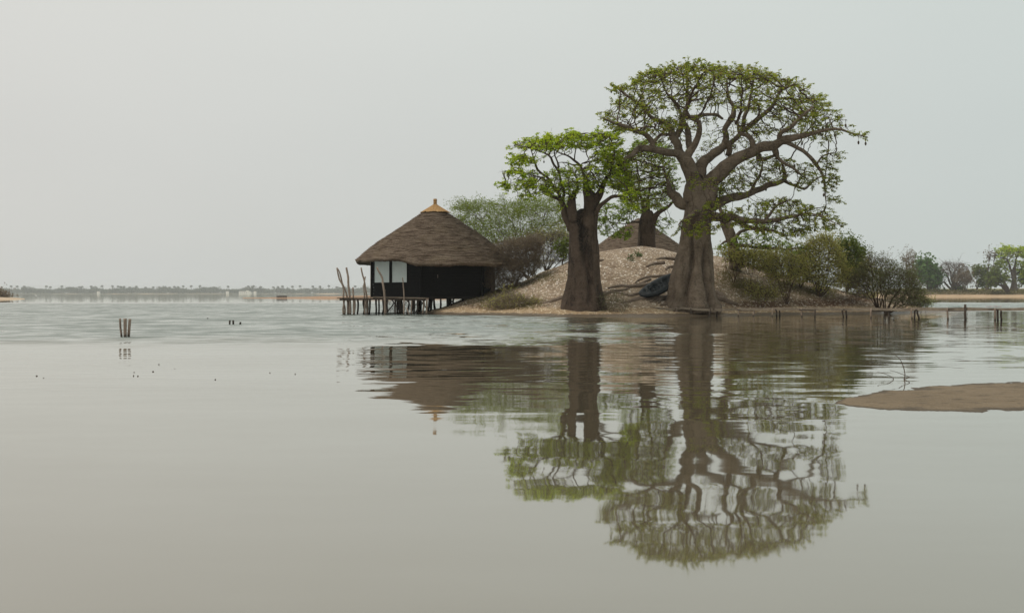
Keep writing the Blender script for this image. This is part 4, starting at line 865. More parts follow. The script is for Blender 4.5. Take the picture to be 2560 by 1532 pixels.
for (px, py, w_) in [(1577, 652, 9), (1597, 642, 7)]:
    g = on_ground(px, py); shrub('small_plant', 'small dark green plant on the mound top, %s of two' % ('larger and lower' if w_ == 9 else 'smaller and higher'), 'plant', g, [(px - w_ * .6, py - w_, 0), (px + w_ * .6, py - w_ * .8, 0)],
          [([(px - w_, py), (px - w_ * .8, py - w_ * 1.1), (px + w_ * .4, py - w_ * 1.3), (px + w_, py - w_ * .5), (px + w_ * .8, py)], 60, 0, .15)], g[1], RS, 'twig', 'leaf_dark', (.05, .02), .5, step=.05, kill=.06, infl=.6, r0=.004, stem_r=.008)
# shrubs on the right slope
def zr(*pts): return [ZR(*p) for p in pts]
SH = [
 ('shrub', 'slim forked shrub with thin crown just right of the big baobab trunk', (1834, 707), 56, [(150, 480, 0), (210, 400, 0), (300, 420, 0), (330, 460, .2)], [(zr((110, 300), (250, 290), (380, 300), (400, 400), (340, 470), (250, 440), (150, 430)), 420, 0, .8)], 'leaf_olive', (.055, .024), 1.3, 'twig', .022),
 ('shrub', 'second slim shrub with a leaning stem, beside the forked one', (1879, 713), 55.5, [(400, 450, 0), (470, 380, .2), (560, 480, 0), (350, 400, .2)], [(zr((280, 360), (420, 300), (600, 320), (640, 420), (620, 520), (480, 500), (380, 480), (320, 450)), 560, 0, .9)], 'leaf_olive', (.055, .024), 1.4, 'twig', .022),
 ('shrub', 'dark multi-stemmed shrub in the middle of the right slope', (1968, 731), 54.5, [(700, 520, 0), (800, 430, 0), (900, 420, .3), (960, 560, 0), (840, 560, 0), (720, 600, 0), (1000, 480, 0)], [(zr((600, 420), (700, 350), (850, 340), (980, 370), (1060, 460), (1020, 580), (900, 620), (780, 600), (680, 620), (620, 560)), 1150, 0, 1.1)], 'leaf_olive', (.05, .022), 1.6, 'twig', .03),
 ('shrub', 'largest olive shrub with a rounded wispy top on the right slope', (2046, 733), 57, [(1150, 420, 0), (1250, 300, 0), (1380, 330, .3), (1450, 480, 0), (1100, 540, .2), (1300, 480, -.4), (1200, 220, .2), (1420, 600, 0)], [(zr((1020, 420), (1060, 280), (1120, 210), (1250, 170), (1300, 170), (1400, 250), (1450, 360), (1500, 480), (1480, 640), (1350, 690), (1200, 680), (1080, 600), (1030, 520)), 2100, 0, 1.5), (zr((1080, 230), (1150, 160), (1300, 150), (1340, 200), (1200, 230)), 60, 0, .6)], 'leaf_olive', (.05, .022), 1.5, 'twig', .045),
 ('shrub', 'greener leafy shrub behind the largest olive one', (2115, 735), 60.5, [(1480, 280, 0), (1580, 260, 0), (1640, 380, 0), (1540, 440, 0), (1680, 460, 0)], [(zr((1420, 260), (1500, 210), (1580, 195), (1640, 240), (1690, 310), (1720, 420), (1660, 520), (1520, 520), (1440, 420)), 900, 0, 1.1), (zr((1500, 460), (1680, 430), (1720, 560), (1600, 680), (1500, 640)), 300, -.3, .8)], 'leaf_green', (.07, .03), 1.9, 'twig', .035),
 ('shrub', 'bare topped shrub with hooked grey branches near the right end of the mound', (2198, 757), 57, [(1800, 420, 0), (1780, 380, .2), (1900, 440, 0), (1990, 470, 0), (1700, 560, 0), (1850, 560, -.3), (1640, 620, -.2)], [(zr((1740, 380), (1800, 330), (1860, 400), (1960, 390), (2040, 420), (2060, 480), (1980, 600), (1860, 640), (1720, 620), (1660, 520)), 800, 0, 1.1), (zr((1600, 560), (1720, 540), (1850, 640), (1800, 760), (1700, 720), (1620, 660)), 350, -.2, .7)], 'leaf_tamarisk', (.045, .014), 1.3, 'twig', .04),
 ('tamarisk_bush', 'broad drooping tamarisk at the right tip of the mound overhanging the water', (2212, 760), 55.5, [(2000, 620, 0), (2150, 600, 0), (2280, 680, 0), (2100, 740, -.3), (2220, 760, -.3), (2320, 780, 0), (1950, 760, -.2), (2350, 860, -.1), (1880, 700, 0)], [(zr((1880, 640), (1980, 560), (2100, 520), (2240, 560), (2340, 680), (2380, 800), (2420, 900), (2300, 920), (2160, 900), (2040, 860), (1960, 820), (1880, 740)), 2000, -.2, 1.3)], 'leaf_tamarisk', (.06, .010), 2.0, 'twig', .045),
 ('shrub', 'brownish olive shrub filling in between the dark multi-stemmed one and the largest one', (2000, 722), 58, [(1000, 500, 0), (1060, 420, 0), (940, 440, 0), (1100, 560, 0)], [(zr((820, 400), (960, 330), (1100, 360), (1160, 480), (1120, 620), (960, 640), (850, 560)), 900, 0, .9)], 'leaf_olive', (.05, .022), 1.6, 'twig', .03),
 ('shrub', 'wide greyish olive shrub behind the bare topped one near the right end', (2165, 742), 60, [(1700, 480, 0), (1800, 560, 0), (1600, 580, 0), (1880, 640, 0)], [(zr((1480, 520), (1640, 460), (1780, 440), (1900, 540), (1920, 700), (1800, 800), (1600, 780), (1480, 700)), 1000, 0, 1.0)], 'leaf_olive', (.05, .020), 1.5, 'twig_grey', .03),
 ('shrub', 'low brown shrub behind the two slim forked shrubs', (1905, 690), 60, [(500, 480, 0), (600, 440, 0), (660, 520, 0)], [(zr((440, 330), (560, 290), (700, 330), (760, 460), (720, 600), (560, 560), (470, 480)), 700, 0, .8)], 'leaf_olive', (.05, .022), 1.5, 'twig', .025),
 ('shrub', 'pale feathery bush trailing into the water at the end of the mound', (2305, 775), 58, [(2340, 860, 0), (2450, 880, 0), (2260, 840, 0)], [(zr((2240, 900), (2280, 830), (2360, 800), (2480, 850), (2520, 900), (2420, 930), (2300, 935)), 260, 0, .6)], 'leaf_acacia', (.05, .010), 1.3, 'twig_grey', .012),
 ('shrub', 'low spreading green bush on the slope under the slim shrubs', (1905, 738), 53, [(420, 740, 0), (500, 760, 0), (600, 770, 0), (560, 740, .2), (660, 790, 0)], [(zr((360, 710), (480, 690), (620, 720), (760, 780), (680, 830), (540, 830), (420, 780)), 480, 0, .6)], 'leaf_olive', (.04, .016), 1.0, 'twig', .012),
 ('dry_bush', 'upright dry grey stems between the largest shrub and the hooked one', (2130, 745), 57.5, [(1500, 660, 0), (1560, 620, 0), (1620, 640, 0), (1680, 680, 0), (1540, 720, 0), (1720, 720, 0), (1640, 740, 0)], [(zr((1460, 640), (1600, 590), (1740, 660), (1760, 800), (1600, 830), (1480, 800)), 480, 0, .6)], None, None, 0, 'twig_grey', .01),
 ('tree', 'slim pinkish grey bare tree behind the tamarisk', (2273, 752), 68, [(2170, 400, 0), (2230, 380, 0), (2270, 390, 0), (2250, 520, 0), (2200, 520, 0)], [(zr((2140, 380), (2220, 365), (2290, 375), (2270, 450), (2300, 560), (2280, 680), (2180, 680), (2190, 500), (2170, 440)), 700, 0, .7)], 'leaf_dry', (.05, .016), 1.0, 'twig_dry', .03),
]
for nm, lab, (bx, by), Ys, tips, polys, lf, lp, per, tw, sr in SH:
    shrub(nm, lab, 'bush' if nm != 'tree' else 'tree', G(bx, Ys), [(*ZR(x, y), d) for x, y, d in tips], polys, Ys, RS, tw, lf, lp or (.05, .02), per, step=.13, kill=.155, infl=1.8, r0=.0055, stem_r=sr)
# mangrove twigs under the deck
shrub('mangrove_bush', 'leafless grey mangrove twigs in the water behind the deck posts', 'bush', np.array([P(1000, 783, 57.5)[0], 57.5, 0]), [(970, 752, 0), (985, 746, .2), (1000, 750, 0), (1020, 748, 0), (1040, 756, 0), (975, 768, 0)], [([(964, 748), (1046, 748), (1048, 776), (966, 778)], 520, 0, .5)], 57.5, RS, 'twig_grey', None, step=.09, kill=.11, infl=1.5, r0=.006, stem_r=.014)

# dry grass and sprigs over the slope (nobody could count it)
def slope_grass():
    C = []; R = np.random.default_rng(7)
    while len(C) < 5200:
        x, y, sx, sy, a = COVER[R.integers(len(COVER))]; px, py = R.normal(x, sx * .6), R.normal(y, sy * .6)
        if py > 775 or px < 1130 or px > 2180: continue
        g = on_ground(px, py)
        if g[2] > .25: C.append(g)
    C = np.array(C); n = len(C); V = []
    for _ in range(3):
        az = R.random(n) * 6.283; ln = R.uniform(.05, .17, n); lean = R.uniform(.1, .8, n)
        d = np.stack([np.cos(az) * lean, np.sin(az) * lean, np.ones(n)], 1) * ln[:, None]; s = np.stack([-np.sin(az), np.cos(az), np.zeros(n)], 1) * .007
        b = C + R.normal(0, .03, C.shape) * (1, 1, 0) - (0, 0, .01); V.append(np.stack([b - s, b + s, b + d * .6 + s * .7, b + d], 1))
    mb = MB(); mb.quads(np.concatenate(V)); o = mb.build('dry_grass', M['grass']); o['kind'] = 'stuff'; o['label'] = 'thin dry grass and sprigs on the shell slopes'
slope_grass()

# ------------------------------------------------------------------ thatched hut on stilts
HY, HX, HR = 59.5, -4.67, 3.70
HA = math.radians(203.4)
def hv(k, r=HR, z=0): a = HA + k * math.pi / 3; return np.array([HX + r * math.cos(a), HY + r * math.sin(a), z])
def roof_mesh(mb, cx, cy, prof, courses, sides, eave_drop, R, thick=.16, jit=.02):
    """stepped thatch: each course overhangs the one below it; closed with an underside"""
    rr = np.array([p[0] for p in prof]); zz = np.array([p[1] for p in prof]); s = np.linspace(0, 1, 400)
    d = np.concatenate([[0], np.cumsum(np.hypot(np.diff(rr), np.diff(zz)))]); d /= d[-1]
    rows = []
    for c in range(courses):
        for t, o in ((0, .0), (.55, .012), (.96, .048)): rows.append(((c + t) / courses, o))
    rows.append((1.0, .05))
    V = []
    for q, o in rows:
        r0, z0 = np.interp(q, d, rr), np.interp(q, d, zz)
        for j in range(sides):
            a = j / sides * 2 * math.pi; k = eave_drop(a) * max(0, q - .55) / .45
            n = jit * nz3(math.cos(a) * r0 * 3, math.sin(a) * r0 * 3, q * 90) + jit * 1.5 * nz3(math.cos(a) * r0, math.sin(a) * r0, q * 14) + .5 * jit * nz3(math.cos(a) * r0 * 11, math.sin(a) * r0 * 11, q * 150)
            sh = (.05 * nz3(math.cos(a) * r0 * 6, math.sin(a) * r0 * 6, 3) + .025 * nz3(math.cos(a) * r0 * 19, math.sin(a) * r0 * 19, 3)) if q >= .985 else 0
            V.append((cx + (r0 + (o + n) * .6) * math.cos(a), cy + (r0 + (o + n) * .6) * math.sin(a), z0 + (o + n) * .8 - k + sh))
    nr = len(rows)
    for q in (1.0, .82, .5, .02):
        r0, z0 = np.interp(q, d, rr), np.interp(q, d, zz)
        for j in range(sides):
            a = j / sides * 2 * math.pi; k = eave_drop(a) * max(0, q - .55) / .45
            rg = .03 * nz3(math.cos(a) * r0 * 8, math.sin(a) * r0 * 8, 9) if q == 1 else 0
            V.append((cx + (r0 - .06) * math.cos(a), cy + (r0 - .06) * math.sin(a), z0 - thick - k + rg))
    nr += 4
    f = [(i * sides + j, (i + 1) * sides + j, (i + 1) * sides + (j + 1) % sides, i * sides + (j + 1) % sides) for i in range(nr - 1) for j in range(sides)]
    mb.add(V, f)
def hut():
    t = thing('thatched_hut', 'black walled hut on stilts with a conical thatched roof and golden straw cap', 'hut', (HX, HY, 0))
    fz, tz = .94, 3.55
    wl = MB(); nb = 15                                     # horizontal black boards on each of the six sides
    for k in range(6):
        a, b = hv(k), hv(k + 1); nrm = (a + b) / 2 - np.array([HX, HY, 0]); nrm[2] = 0; nrm /= np.linalg.norm(nrm)
        for i in range(nb):
            z0 = fz + (tz - fz) * i / nb; z1 = fz + (tz - fz) * (i + 1) / nb - .008; o = nrm * (.004 * rng.random()); ins = nrm * -.07
            v = [a + o + (0, 0, z0), b + o + (0, 0, z0), b + o + (0, 0, z1), a + o + (0, 0, z1)]
            vi = [p + ins for p in v]; wl.add(v + vi, [(0, 1, 2, 3), (5, 4, 7, 6), (3, 2, 6, 7), (1, 0, 4, 5)])
    wl.build('wall', M['black_wall'], t, False)
    li = MB(); li.add([hv(k, HR - .10, fz) for k in range(6)] + [hv(k, HR - .10, tz - .05) for k in range(6)], [(k, (k + 1) % 6, 6 + (k + 1) % 6, 6 + k) for k in range(6)]); li.build('inner_lining', M['black_wall'], t, False)
    for k in range(6):
        cp = MB(); a = hv(k, HR + .03); cp.box((a[0] - .055, a[1] - .055, fz - .05), (a[0] + .055, a[1] + .055, tz), rot=HA + k * math.pi / 3); cp.build('corner_post', M['black_wall'], t, False)
    lp = MB(); a = hv(0, HR + .10); lp.tube([a + (0, 0, .5), a + (0, 0, 1.8), a + (0.01, 0, 3.3)], [.022, .022, .02], 6); lp.build('corner_trim', M['trim'], t)
    a, b = hv(0), hv(1); ex = (b - a) / np.linalg.norm(b - a); W = np.linalg.norm(b - a); nrm = np.array([ex[1], -ex[0], 0]);
    if np.dot(nrm, (a + b) / 2 - np.array([HX, HY, 0])) < 0: nrm = -nrm
    for (t0, t1) in ((.055, .372), (.428, .735)):
        fr = MB(); x0, x1, z0, z1 = t0 * W, t1 * W, 1.74, 3.16
        def slab(mb, u0, u1, w0, w1, d0, d1):
            v = [a + ex * u + nrm * dd + (0, 0, w) for dd in (d0, d1) for u, w in ((u0, w0), (u1, w0), (u1, w1), (u0, w1))]
            mb.add(v, [(0, 3, 2, 1), (4, 5, 6, 7), (0, 1, 5, 4), (1, 2, 6, 5), (2, 3, 7, 6), (3, 0, 4, 7)])
        wd = .035
        slab(fr, x0 - wd, x1 + wd, z0 - wd, z0, .006, .045); slab(fr, x0 - wd, x1 + wd, z1, z1 + wd, .006, .045)
        slab(fr, x0 - wd, x0, z0, z1, .006, .045); slab(fr, x1, x1 + wd, z0, z1, .006, .045)
        wo = fr.build('window', M['black_wall'], t, False)
        cu = MB(); K = 60; V = []
        for i in range(K + 1):
            u = x0 + (x1 - x0) * i / K; dpt = .018 + .008 * math.sin(i * .9) + .006 * math.sin(i * 2.1 + t0 * 9)
            for wz in np.linspace(z0, z1, 6): V.append(a + ex * u + nrm * dpt + (0, 0, wz))
        cu.add(V, [(i * 6 + j, (i + 1) * 6 + j, (i + 1) * 6 + j + 1, i * 6 + j + 1) for i in range(K) for j in range(5)])
        cu.build('curtain', M['curtain'], wo)
    # door on the next side
    a, b = hv(1), hv(2); ex = (b - a) / np.linalg.norm(b - a); nrm = np.array([ex[1], -ex[0], 0])
    if np.dot(nrm, (a + b) / 2 - np.array([HX, HY, 0])) < 0: nrm = -nrm
    dr = MB(); v = [a + ex * u + nrm * dd + (0, 0, w_) for dd in (.01, .045) for u, w_ in ((.85, .99), (1.75, .99), (1.75, 3.0), (.85, 3.0))]
    dr.add(v, [(0, 3, 2, 1), (4, 5, 6, 7), (0, 1, 5, 4), (1, 2, 6, 5), (2, 3, 7, 6), (3, 0, 4, 7)]); do = dr.build('door', M['black_wall'], t, False)
    hd = MB(); p = a + ex * 1.0 + nrm * .07; hd.tube([p + (0, 0, 1.98), p + (0, 0, 2.16)], [.016, .016], 6); hd.build('handle', M['trim'], do)
    fl = MB(); n = 6; top = [hv(k, HR - .03, fz - .004) for k in range(6)]; bt = [hv(k, HR - .03, fz - .14) for k in range(6)]
    fl.add(top + bt, [tuple(range(6)), tuple(range(11, 5, -1))] + [(k, (k + 1) % 6, 6 + (k + 1) % 6, 6 + k) for k in range(6)]); fl.build('floor', M['post_black'], t, False)
    for gx in np.linspace(-2.9, 2.9, 7):
        for gy in np.linspace(-2.9, 2.9, 6):
            if math.hypot(gx, gy) > 3.3: continue
            x, y = HX + gx + rng.normal(0, .12), HY + gy + rng.normal(0, .12); st = MB()
            st.tube([(x + rng.normal(0, .1), y, min(-.5, hgt(x, y) - .3)), (x + rng.normal(0, .03), y, .4), (x, y, fz - .13)], [.055, .06, .055], 7, True, .2, x); st.build('stilt', M['post_black'], t)
    for k in range(7):                                      # slanting braces below the floor
        x = HX - 2.4 + k * .8; br = MB(); br.tube([(x, HY - 2.6, .05), (x + rng.choice([-.6, .6]), HY - 2.5, .82)], [.03, .03], 6); br.build('brace', M['post_black'], t)
    vp = MB(); x, _, _ = P(1232, 700, 58.2); vp.tube([(x, 58.2, hgt(x, 58.2) - .2), (x + .02, 58.2, 1.9), (x - .01, 58.2, 3.3)], [.13, .12, .12], 10, True, .1, 4); vp.build('veranda_post', M['trim'], t)
    def drop(a):
        d = (math.degrees(a) + 360) % 360
        f = np.interp(d, [0, 200, 225, 243, 252, 262, 285, 320, 345, 360], [.10, .0, -.04, .0, .06, .24, .27, .22, .14, .10])
        return float(f) + .03 * math.sin(a * 7) + .015 * math.sin(a * 17)
    rf = MB(); AX = -4.55
    roof_mesh(rf, AX, HY, [(.0, 6.08), (.5, 5.94), (.98, 5.72), (2.12, 4.95), (3.46, 4.05), (4.13, 3.52), (4.66, 3.02)], 44, 300, drop, rng)
    ro = rf.build('roof', M['thatch'], t)
    cp = MB(); V = []; S = 90; lv = [0, .18, .4, .65, .85, 1.0]
    for q in lv:
        for j in range(S):
            a = j / S * 2 * math.pi; e = (.20 * nz3(math.cos(a) * 5, math.sin(a) * 5, 0) + .22 * nz3(math.cos(a) * 15, math.sin(a) * 15, 2)) * (q ** 2)
            r = (.07 + .80 * q) * (1 + e); z = 6.40 - .50 * q ** .95 * (1 + .5 * e) + .012 * math.sin(j * 2.2)
            V.append((AX + r * math.cos(a), HY + r * math.sin(a), z))
    cp.add(V, [(i * S + j, (i + 1) * S + j, (i + 1) * S + (j + 1) % S, i * S + (j + 1) % S) for i in range(len(lv) - 1) for j in range(S)]); cp.build('straw_cap', M['straw'], ro)
    fi = MB(); hh = [6.32, 6.41, 6.46, 6.47, 6.51, 6.52, 6.59, 6.60, 6.64, 6.65, 6.70, 6.71]; rr = [.13, .105, .10, .115, .115, .10, .10, .118, .118, .10, .105, .06]
    fi.tube([(AX, HY, h) for h in hh], rr, 16); fi.build('finial', M['straw'], ro)
hut()
def second_hut():
    x, y = P(1596, 0, 82)[0], 82.0; t = thing('thatched_hut', 'second thatched hut behind the mound, only its brown conical roof in sight', 'hut', (x, y, hgt(x, y)))
    z0 = CZ + (HOR - 545) / F * y; rf = MB()
    roof_mesh(rf, x, y, [(0, z0), (.9, z0 - .55), (2.0, z0 - 1.28), (3.6, z0 - 2.45), (5.0, z0 - 3.6)], 40, 200, lambda a: .03 * math.sin(a * 6), rng, .18, .03); rf.build('roof', M['thatch'], t)
    wl = MB(); zb = hgt(x, y) - .3; wl.tube([(x, y, zb), (x, y, z0 - 3.0)], [3.6, 3.6], 24, False); wl.build('wall', M['black_wall'], t)
second_hut()

# ------------------------------------------------------------------ landing deck beside the hut
def Z7(x, y): return (840 + x / 9.277, 640 + y / 9.277)
def deck():
    x0, x1 = P(846, 0, 53.2)[0], P(1066, 0, 53.2)[0]; t = thing('landing_deck', 'weathered plank landing on crooked posts with tall poles left of the thatched hut', 'deck', (x0, 54, 0))
    dz = lambda x: .885 + .035 * math.sin((x - x0) * .9) + .02 * (x - x0) / 4
    for row in range(9):
        y = 52.9 + row * .29; e0, e1 = x0 + rng.normal(0, .06), x1 + rng.normal(0, .08); cut = x0 + (x1 - x0) * rng.uniform(.35, .65)
        for a, b in ((e0, cut - .015), (cut + .015, e1)):
            bd = MB(); K = 8
            V = []
            for i in range(K + 1):
                x = a + (b - a) * i / K; z = dz(x) + .012 * nz3(x * 1.3, row, 0); yw = .015 * nz3(x * 2, row, 4)
                V += [(x, y + yw, z - .05), (x, y + .265 + yw, z - .05), (x, y + .265 + yw, z), (x, y + yw, z)]
            bd.add(V, [(i * 4 + k, i * 4 + (k + 1) % 4, i * 4 + 4 + (k + 1) % 4, i * 4 + 4 + k) for i in range(K) for k in range(4)] + [(0, 3, 2, 1), (K * 4, K * 4 + 1, K * 4 + 2, K * 4 + 3)])
            bd.build('plank', M['deck'], t, False)
    for y in (52.98, 54.1, 55.2):
        bm = MB(); bm.tube([(x0 + .1, y, dz(x0) - .10), ((x0 + x1) / 2, y, dz((x0 + x1) / 2) - .11), (x1 - .1, y, dz(x1) - .10)], [.05, .045, .05], 7, True, .2, y); bm.build('beam', M['post_dark'], t)
    posts = [(860, 53.1, 1), (870, 54.6, 0), (875, 53.2, 1), (885, 53.1, 1), (894, 54.9, 0), (909, 54.0, 0), (913, 53.1, 1), (919, 54.9, 0), (924, 54.8, 0), (940, 54.6, 0), (947, 55.0, 0), (957, 54.9, 0), (988, 53.4, 0), (995, 55.0, 0), (1001, 54.6, 0), (1019, 54.9, 0), (1035, 55.1, 0), (1044, 55.0, 0), (1057, 53.2, 1), (1067, 53.1, 1), (1029, 53.0, 1)]
    for px, y, lt in posts:
        x = P(px, 0, y)[0]; ps = MB(); w_ = .05 if px != 1029 else .035
        pts = [np.array([x + rng.normal(0, .03), y, min(-.4, hgt(x, y) - .3)]), np.array([x + rng.normal(0, .03), y, .0]), np.array([x + rng.normal(0, .04), y, .25]), np.array([x + rng.normal(0, .03), y, .55]), np.array([x, y, .82])]
        ps.tube(smooth_line(densify(pts, .12), 1), np.full(len(smooth_line(densify(pts, .12), 1)), w_), 7, True, .25, px, 4); ps.build('post', M['post' if lt else 'post_dark'], t)
    poles = [([(20, 270), (45, 400), (75, 540), (140, 650), (175, 720), (172, 940), (185, 1120), (215, 1250), (180, 1330)], .045, 53.15), ([(20, 275), (75, 350), (110, 480), (140, 620), (205, 760), (255, 940), (275, 1100), (270, 1330)], .045, 53.3),
             ([(240, 265), (262, 380), (283, 480), (283, 650), (305, 800), (320, 960), (318, 1330)], .06, 53.2), ([(392, 725), (398, 840), (405, 960), (415, 1330)], .05, 53.1),
             ([(583, 270), (600, 390), (640, 500), (655, 560), (668, 660), (690, 790), (716, 940), (730, 1320)], .05, 53.5), ([(682, 475), (655, 620), (635, 730), (655, 830), (680, 940)], .04, 53.45),
             ([(945, 262), (1010, 390), (1076, 500), (1090, 680), (1108, 760), (1130, 950), (1150, 1320)], .06, 52.8), ([(1545, 500), (1560, 680), (1580, 940), (1572, 1300)], .035, 52.82)]
    for pp, r, y in poles:
        pts = [P(*Z7(*q), y) for q in pp]; pts[-1][2] = min(pts[-1][2], -.3); d = smooth_line(densify(pts, .1), 1); ps = MB()
        ps.tube(d, np.linspace(r * .8, r * 1.15, len(d)), 8, True, .25, pp[0][0], 5)
        for i in range(2, len(d) - 4, 3):                   # snags where twigs were cut
            if d[i][2] > 1.0 and rng.random() < .5:
                s = rng.choice([-1, 1]); ps.tube([d[i], d[i] + (s * r * 1.5, 0, .03)], [r * .4, r * .25], 5)
        ps.build('pole', M['post'], t)
deck()
b = MB(); g = np.array([P(1022, 0, 50.8)[0], 50.8, 0]); b.tube([g + (-.12, .1, .38), g + (-.05, .05, .2), g + (.06, 0, -.1)], [.02, .03, .03], 6, True, .2); single('broken_stick', 'short pale stick leaning out of the water before the hut posts', 'stick', b, M['post'], g)

# ------------------------------------------------------------------ plank jetty
def jy(px): return float(np.interp(px, [1620, 1900, 2200, 2560, 2900], [50.6, 49.0, 45.3, 40.2, 35.5]))
def jz(px): return float(np.interp(px, [1620, 1700, 1850, 2000, 2200, 2400, 2560, 2900], [.44, .42, .40, .42, .45, .50, .53, .56]))
def jetty():
    t = thing('plank_jetty', 'low rickety plank jetty on thin posts running from the mound to the right edge', 'jetty', (P(2000, 0, jy(2000))[0], jy(2000), 0))
    segs = [(1625, 1702, 0, .02, -.01), (1628, 1738, .22, 0, .03), (1700, 1838, -.02, .03, -.02), (1830, 1990, 0, .0, .0), (1850, 1965, .24, .0, .02), (1960, 2060, .22, .02, .0), (2015, 2195, 0, .03, .0), (2060, 2190, .24, .0, .0), (2175, 2300, -.02, .02, .0), (2190, 2320, .24, 0, .01), (2290, 2430, 0, .01, .0), (2310, 2420, .24, .02, .02), (2415, 2560, .0, .02, .0), (2400, 2580, .24, .0, .01), (2550, 2740, 0, .01, .0), (2570, 2760, .24, .0, .0), (2730, 2900, .05, .01, 0)]
    for a, b_, dy, z0, z1 in segs:
        m = MB(); K = 14; V = []
        for i in range(K + 1):
            q = i / K; px = a + (b_ - a) * q; y = jy(px) + dy; x = P(px, 0, y)[0]; sag = -.035 * math.sin(q * math.pi) * (1.8 if a < 1750 else .5); z = jz(px) + z0 * (1 - q) + z1 * q + sag + .008 * nz3(x * 2, dy, 0)
            V += [(x, y, z - .11), (x, y + .21, z - .11), (x, y + .21, z), (x, y, z)]
        m.add(V, [(i * 4 + k, i * 4 + (k + 1) % 4, i * 4 + 4 + (k + 1) % 4, i * 4 + 4 + k) for i in range(K) for k in range(4)] + [(0, 3, 2, 1), (K * 4, K * 4 + 1, K * 4 + 2, K * 4 + 3)]); m.build('plank', M['plank'], t, False)
    posts = [(1690, 0, 1), (1727, 0, 0), (1776, 0, 0), (1792, .2, 0), (1846, -.03, 1), (1885, .05, 1), (1931, 0, 1), (1941, .2, 0), (1949, .3, 0), (2003, 0, 1), (2038, 0, 0), (2106, .1, 0), (2115, .25, 0), (2178, -.03, 1), (2222, .1, 0), (2279, -.03, 1), (2287, .2, 0), (2295, .3, 0), (2369, -.03, 1), (2413, -.05, 0), (2487, -.03, 1), (2494, .2, 0), (2503, .25, 0), (2640, 0, 1), (2660, .2, 0), (2760, 0, 1)]
    for i, (px, dy, lt) in enumerate(posts):
        y = jy(px) + dy; x = P(px, 0, y)[0]; top = jz(px) - .02 + (.17 if px == 2413 else (.02 if lt else -.03)); m = MB(); r = .042 if px != 2413 else .055; ln = rng.normal(0, .04)
        pts = densify([np.array([x + ln, y, -.4]), np.array([x + ln * .6, y, .05]), np.array([x + rng.normal(0, .015), y, .25]), np.array([x, y, top])], .1)
        m.tube(pts, np.linspace(r, r * .9, len(pts)), 8, True, .2, px, 4); m.build('post', M['post' if lt else 'post_dark'], t)
    for a, b_, h in ((1848, 1884, .10), (2006, 2038, .09), (2180, 2222, .11), (2371, 2414, .09)):       # dark boards nailed under the walkway
        m = MB(); K = 1; ya, yb = jy(a) + .03, jy(b_) + .03; xa, xb = P(a, 0, ya)[0], P(b_, 0, yb)[0]; za, zb = jz(a) - .05, jz(b_) - .05
        V = [(xa, ya, za - h), (xb, yb, zb - h), (xb, yb, zb), (xa, ya, za), (xa + .01, ya + .3, za - h), (xb + .01, yb + .3, zb - h), (xb + .01, yb + .3, zb), (xa + .01, ya + .3, za)]
        m.add(V, [(0, 1, 2, 3), (5, 4, 7, 6), (0, 4, 5, 1), (3, 2, 6, 7), (0, 3, 7, 4), (1, 5, 6, 2)]); m.build('side_board', M['plank_dark'], t, False)
    for px in (1690, 1785, 1846, 1940, 2003, 2110, 2290, 2494, 2650):
        y = jy(px); x = P(px, 0, y)[0]; m = MB(); m.tube([(x - .03, y - .12, jz(px) - .085), (x + .02, y + .6, jz(px) - .085)], [.035, .035], 6, True, .2, px); m.build('crossbeam', M['post_dark'], t)
jetty()
for px, c, lab in ((2388, (.02, .13, .09), 'thin green cloth strip lying on the jetty planks'), (2488, (.33, .06, .04), 'small faded red cloth lying on the jetty planks')):
    y = jy(px) + .02; g = np.array([P(px, 0, y)[0], y, jz(px) + .045]); m = MB(); V = []; K = 12
    for i in range(K + 1):
        for j in range(5): V.append(g + np.array([-.28 + .56 * i / K + .02 * rng.normal(), -.03 + .06 * j, .016 * (1 + nz3(i * .8, j * .9, px))]))
    n = len(V); V += [v - np.array([0, 0, .012]) for v in V]
    f = [(i * 5 + j, (i + 1) * 5 + j, (i + 1) * 5 + j + 1, i * 5 + j + 1) for i in range(K) for j in range(4)]
    f += [tuple(n + q for q in reversed(ff)) for ff in f[:]]
    m.add(V, f); single('cloth_strip', lab, 'cloth', m, plain('cloth_%d' % px, c, .9, .1), g)

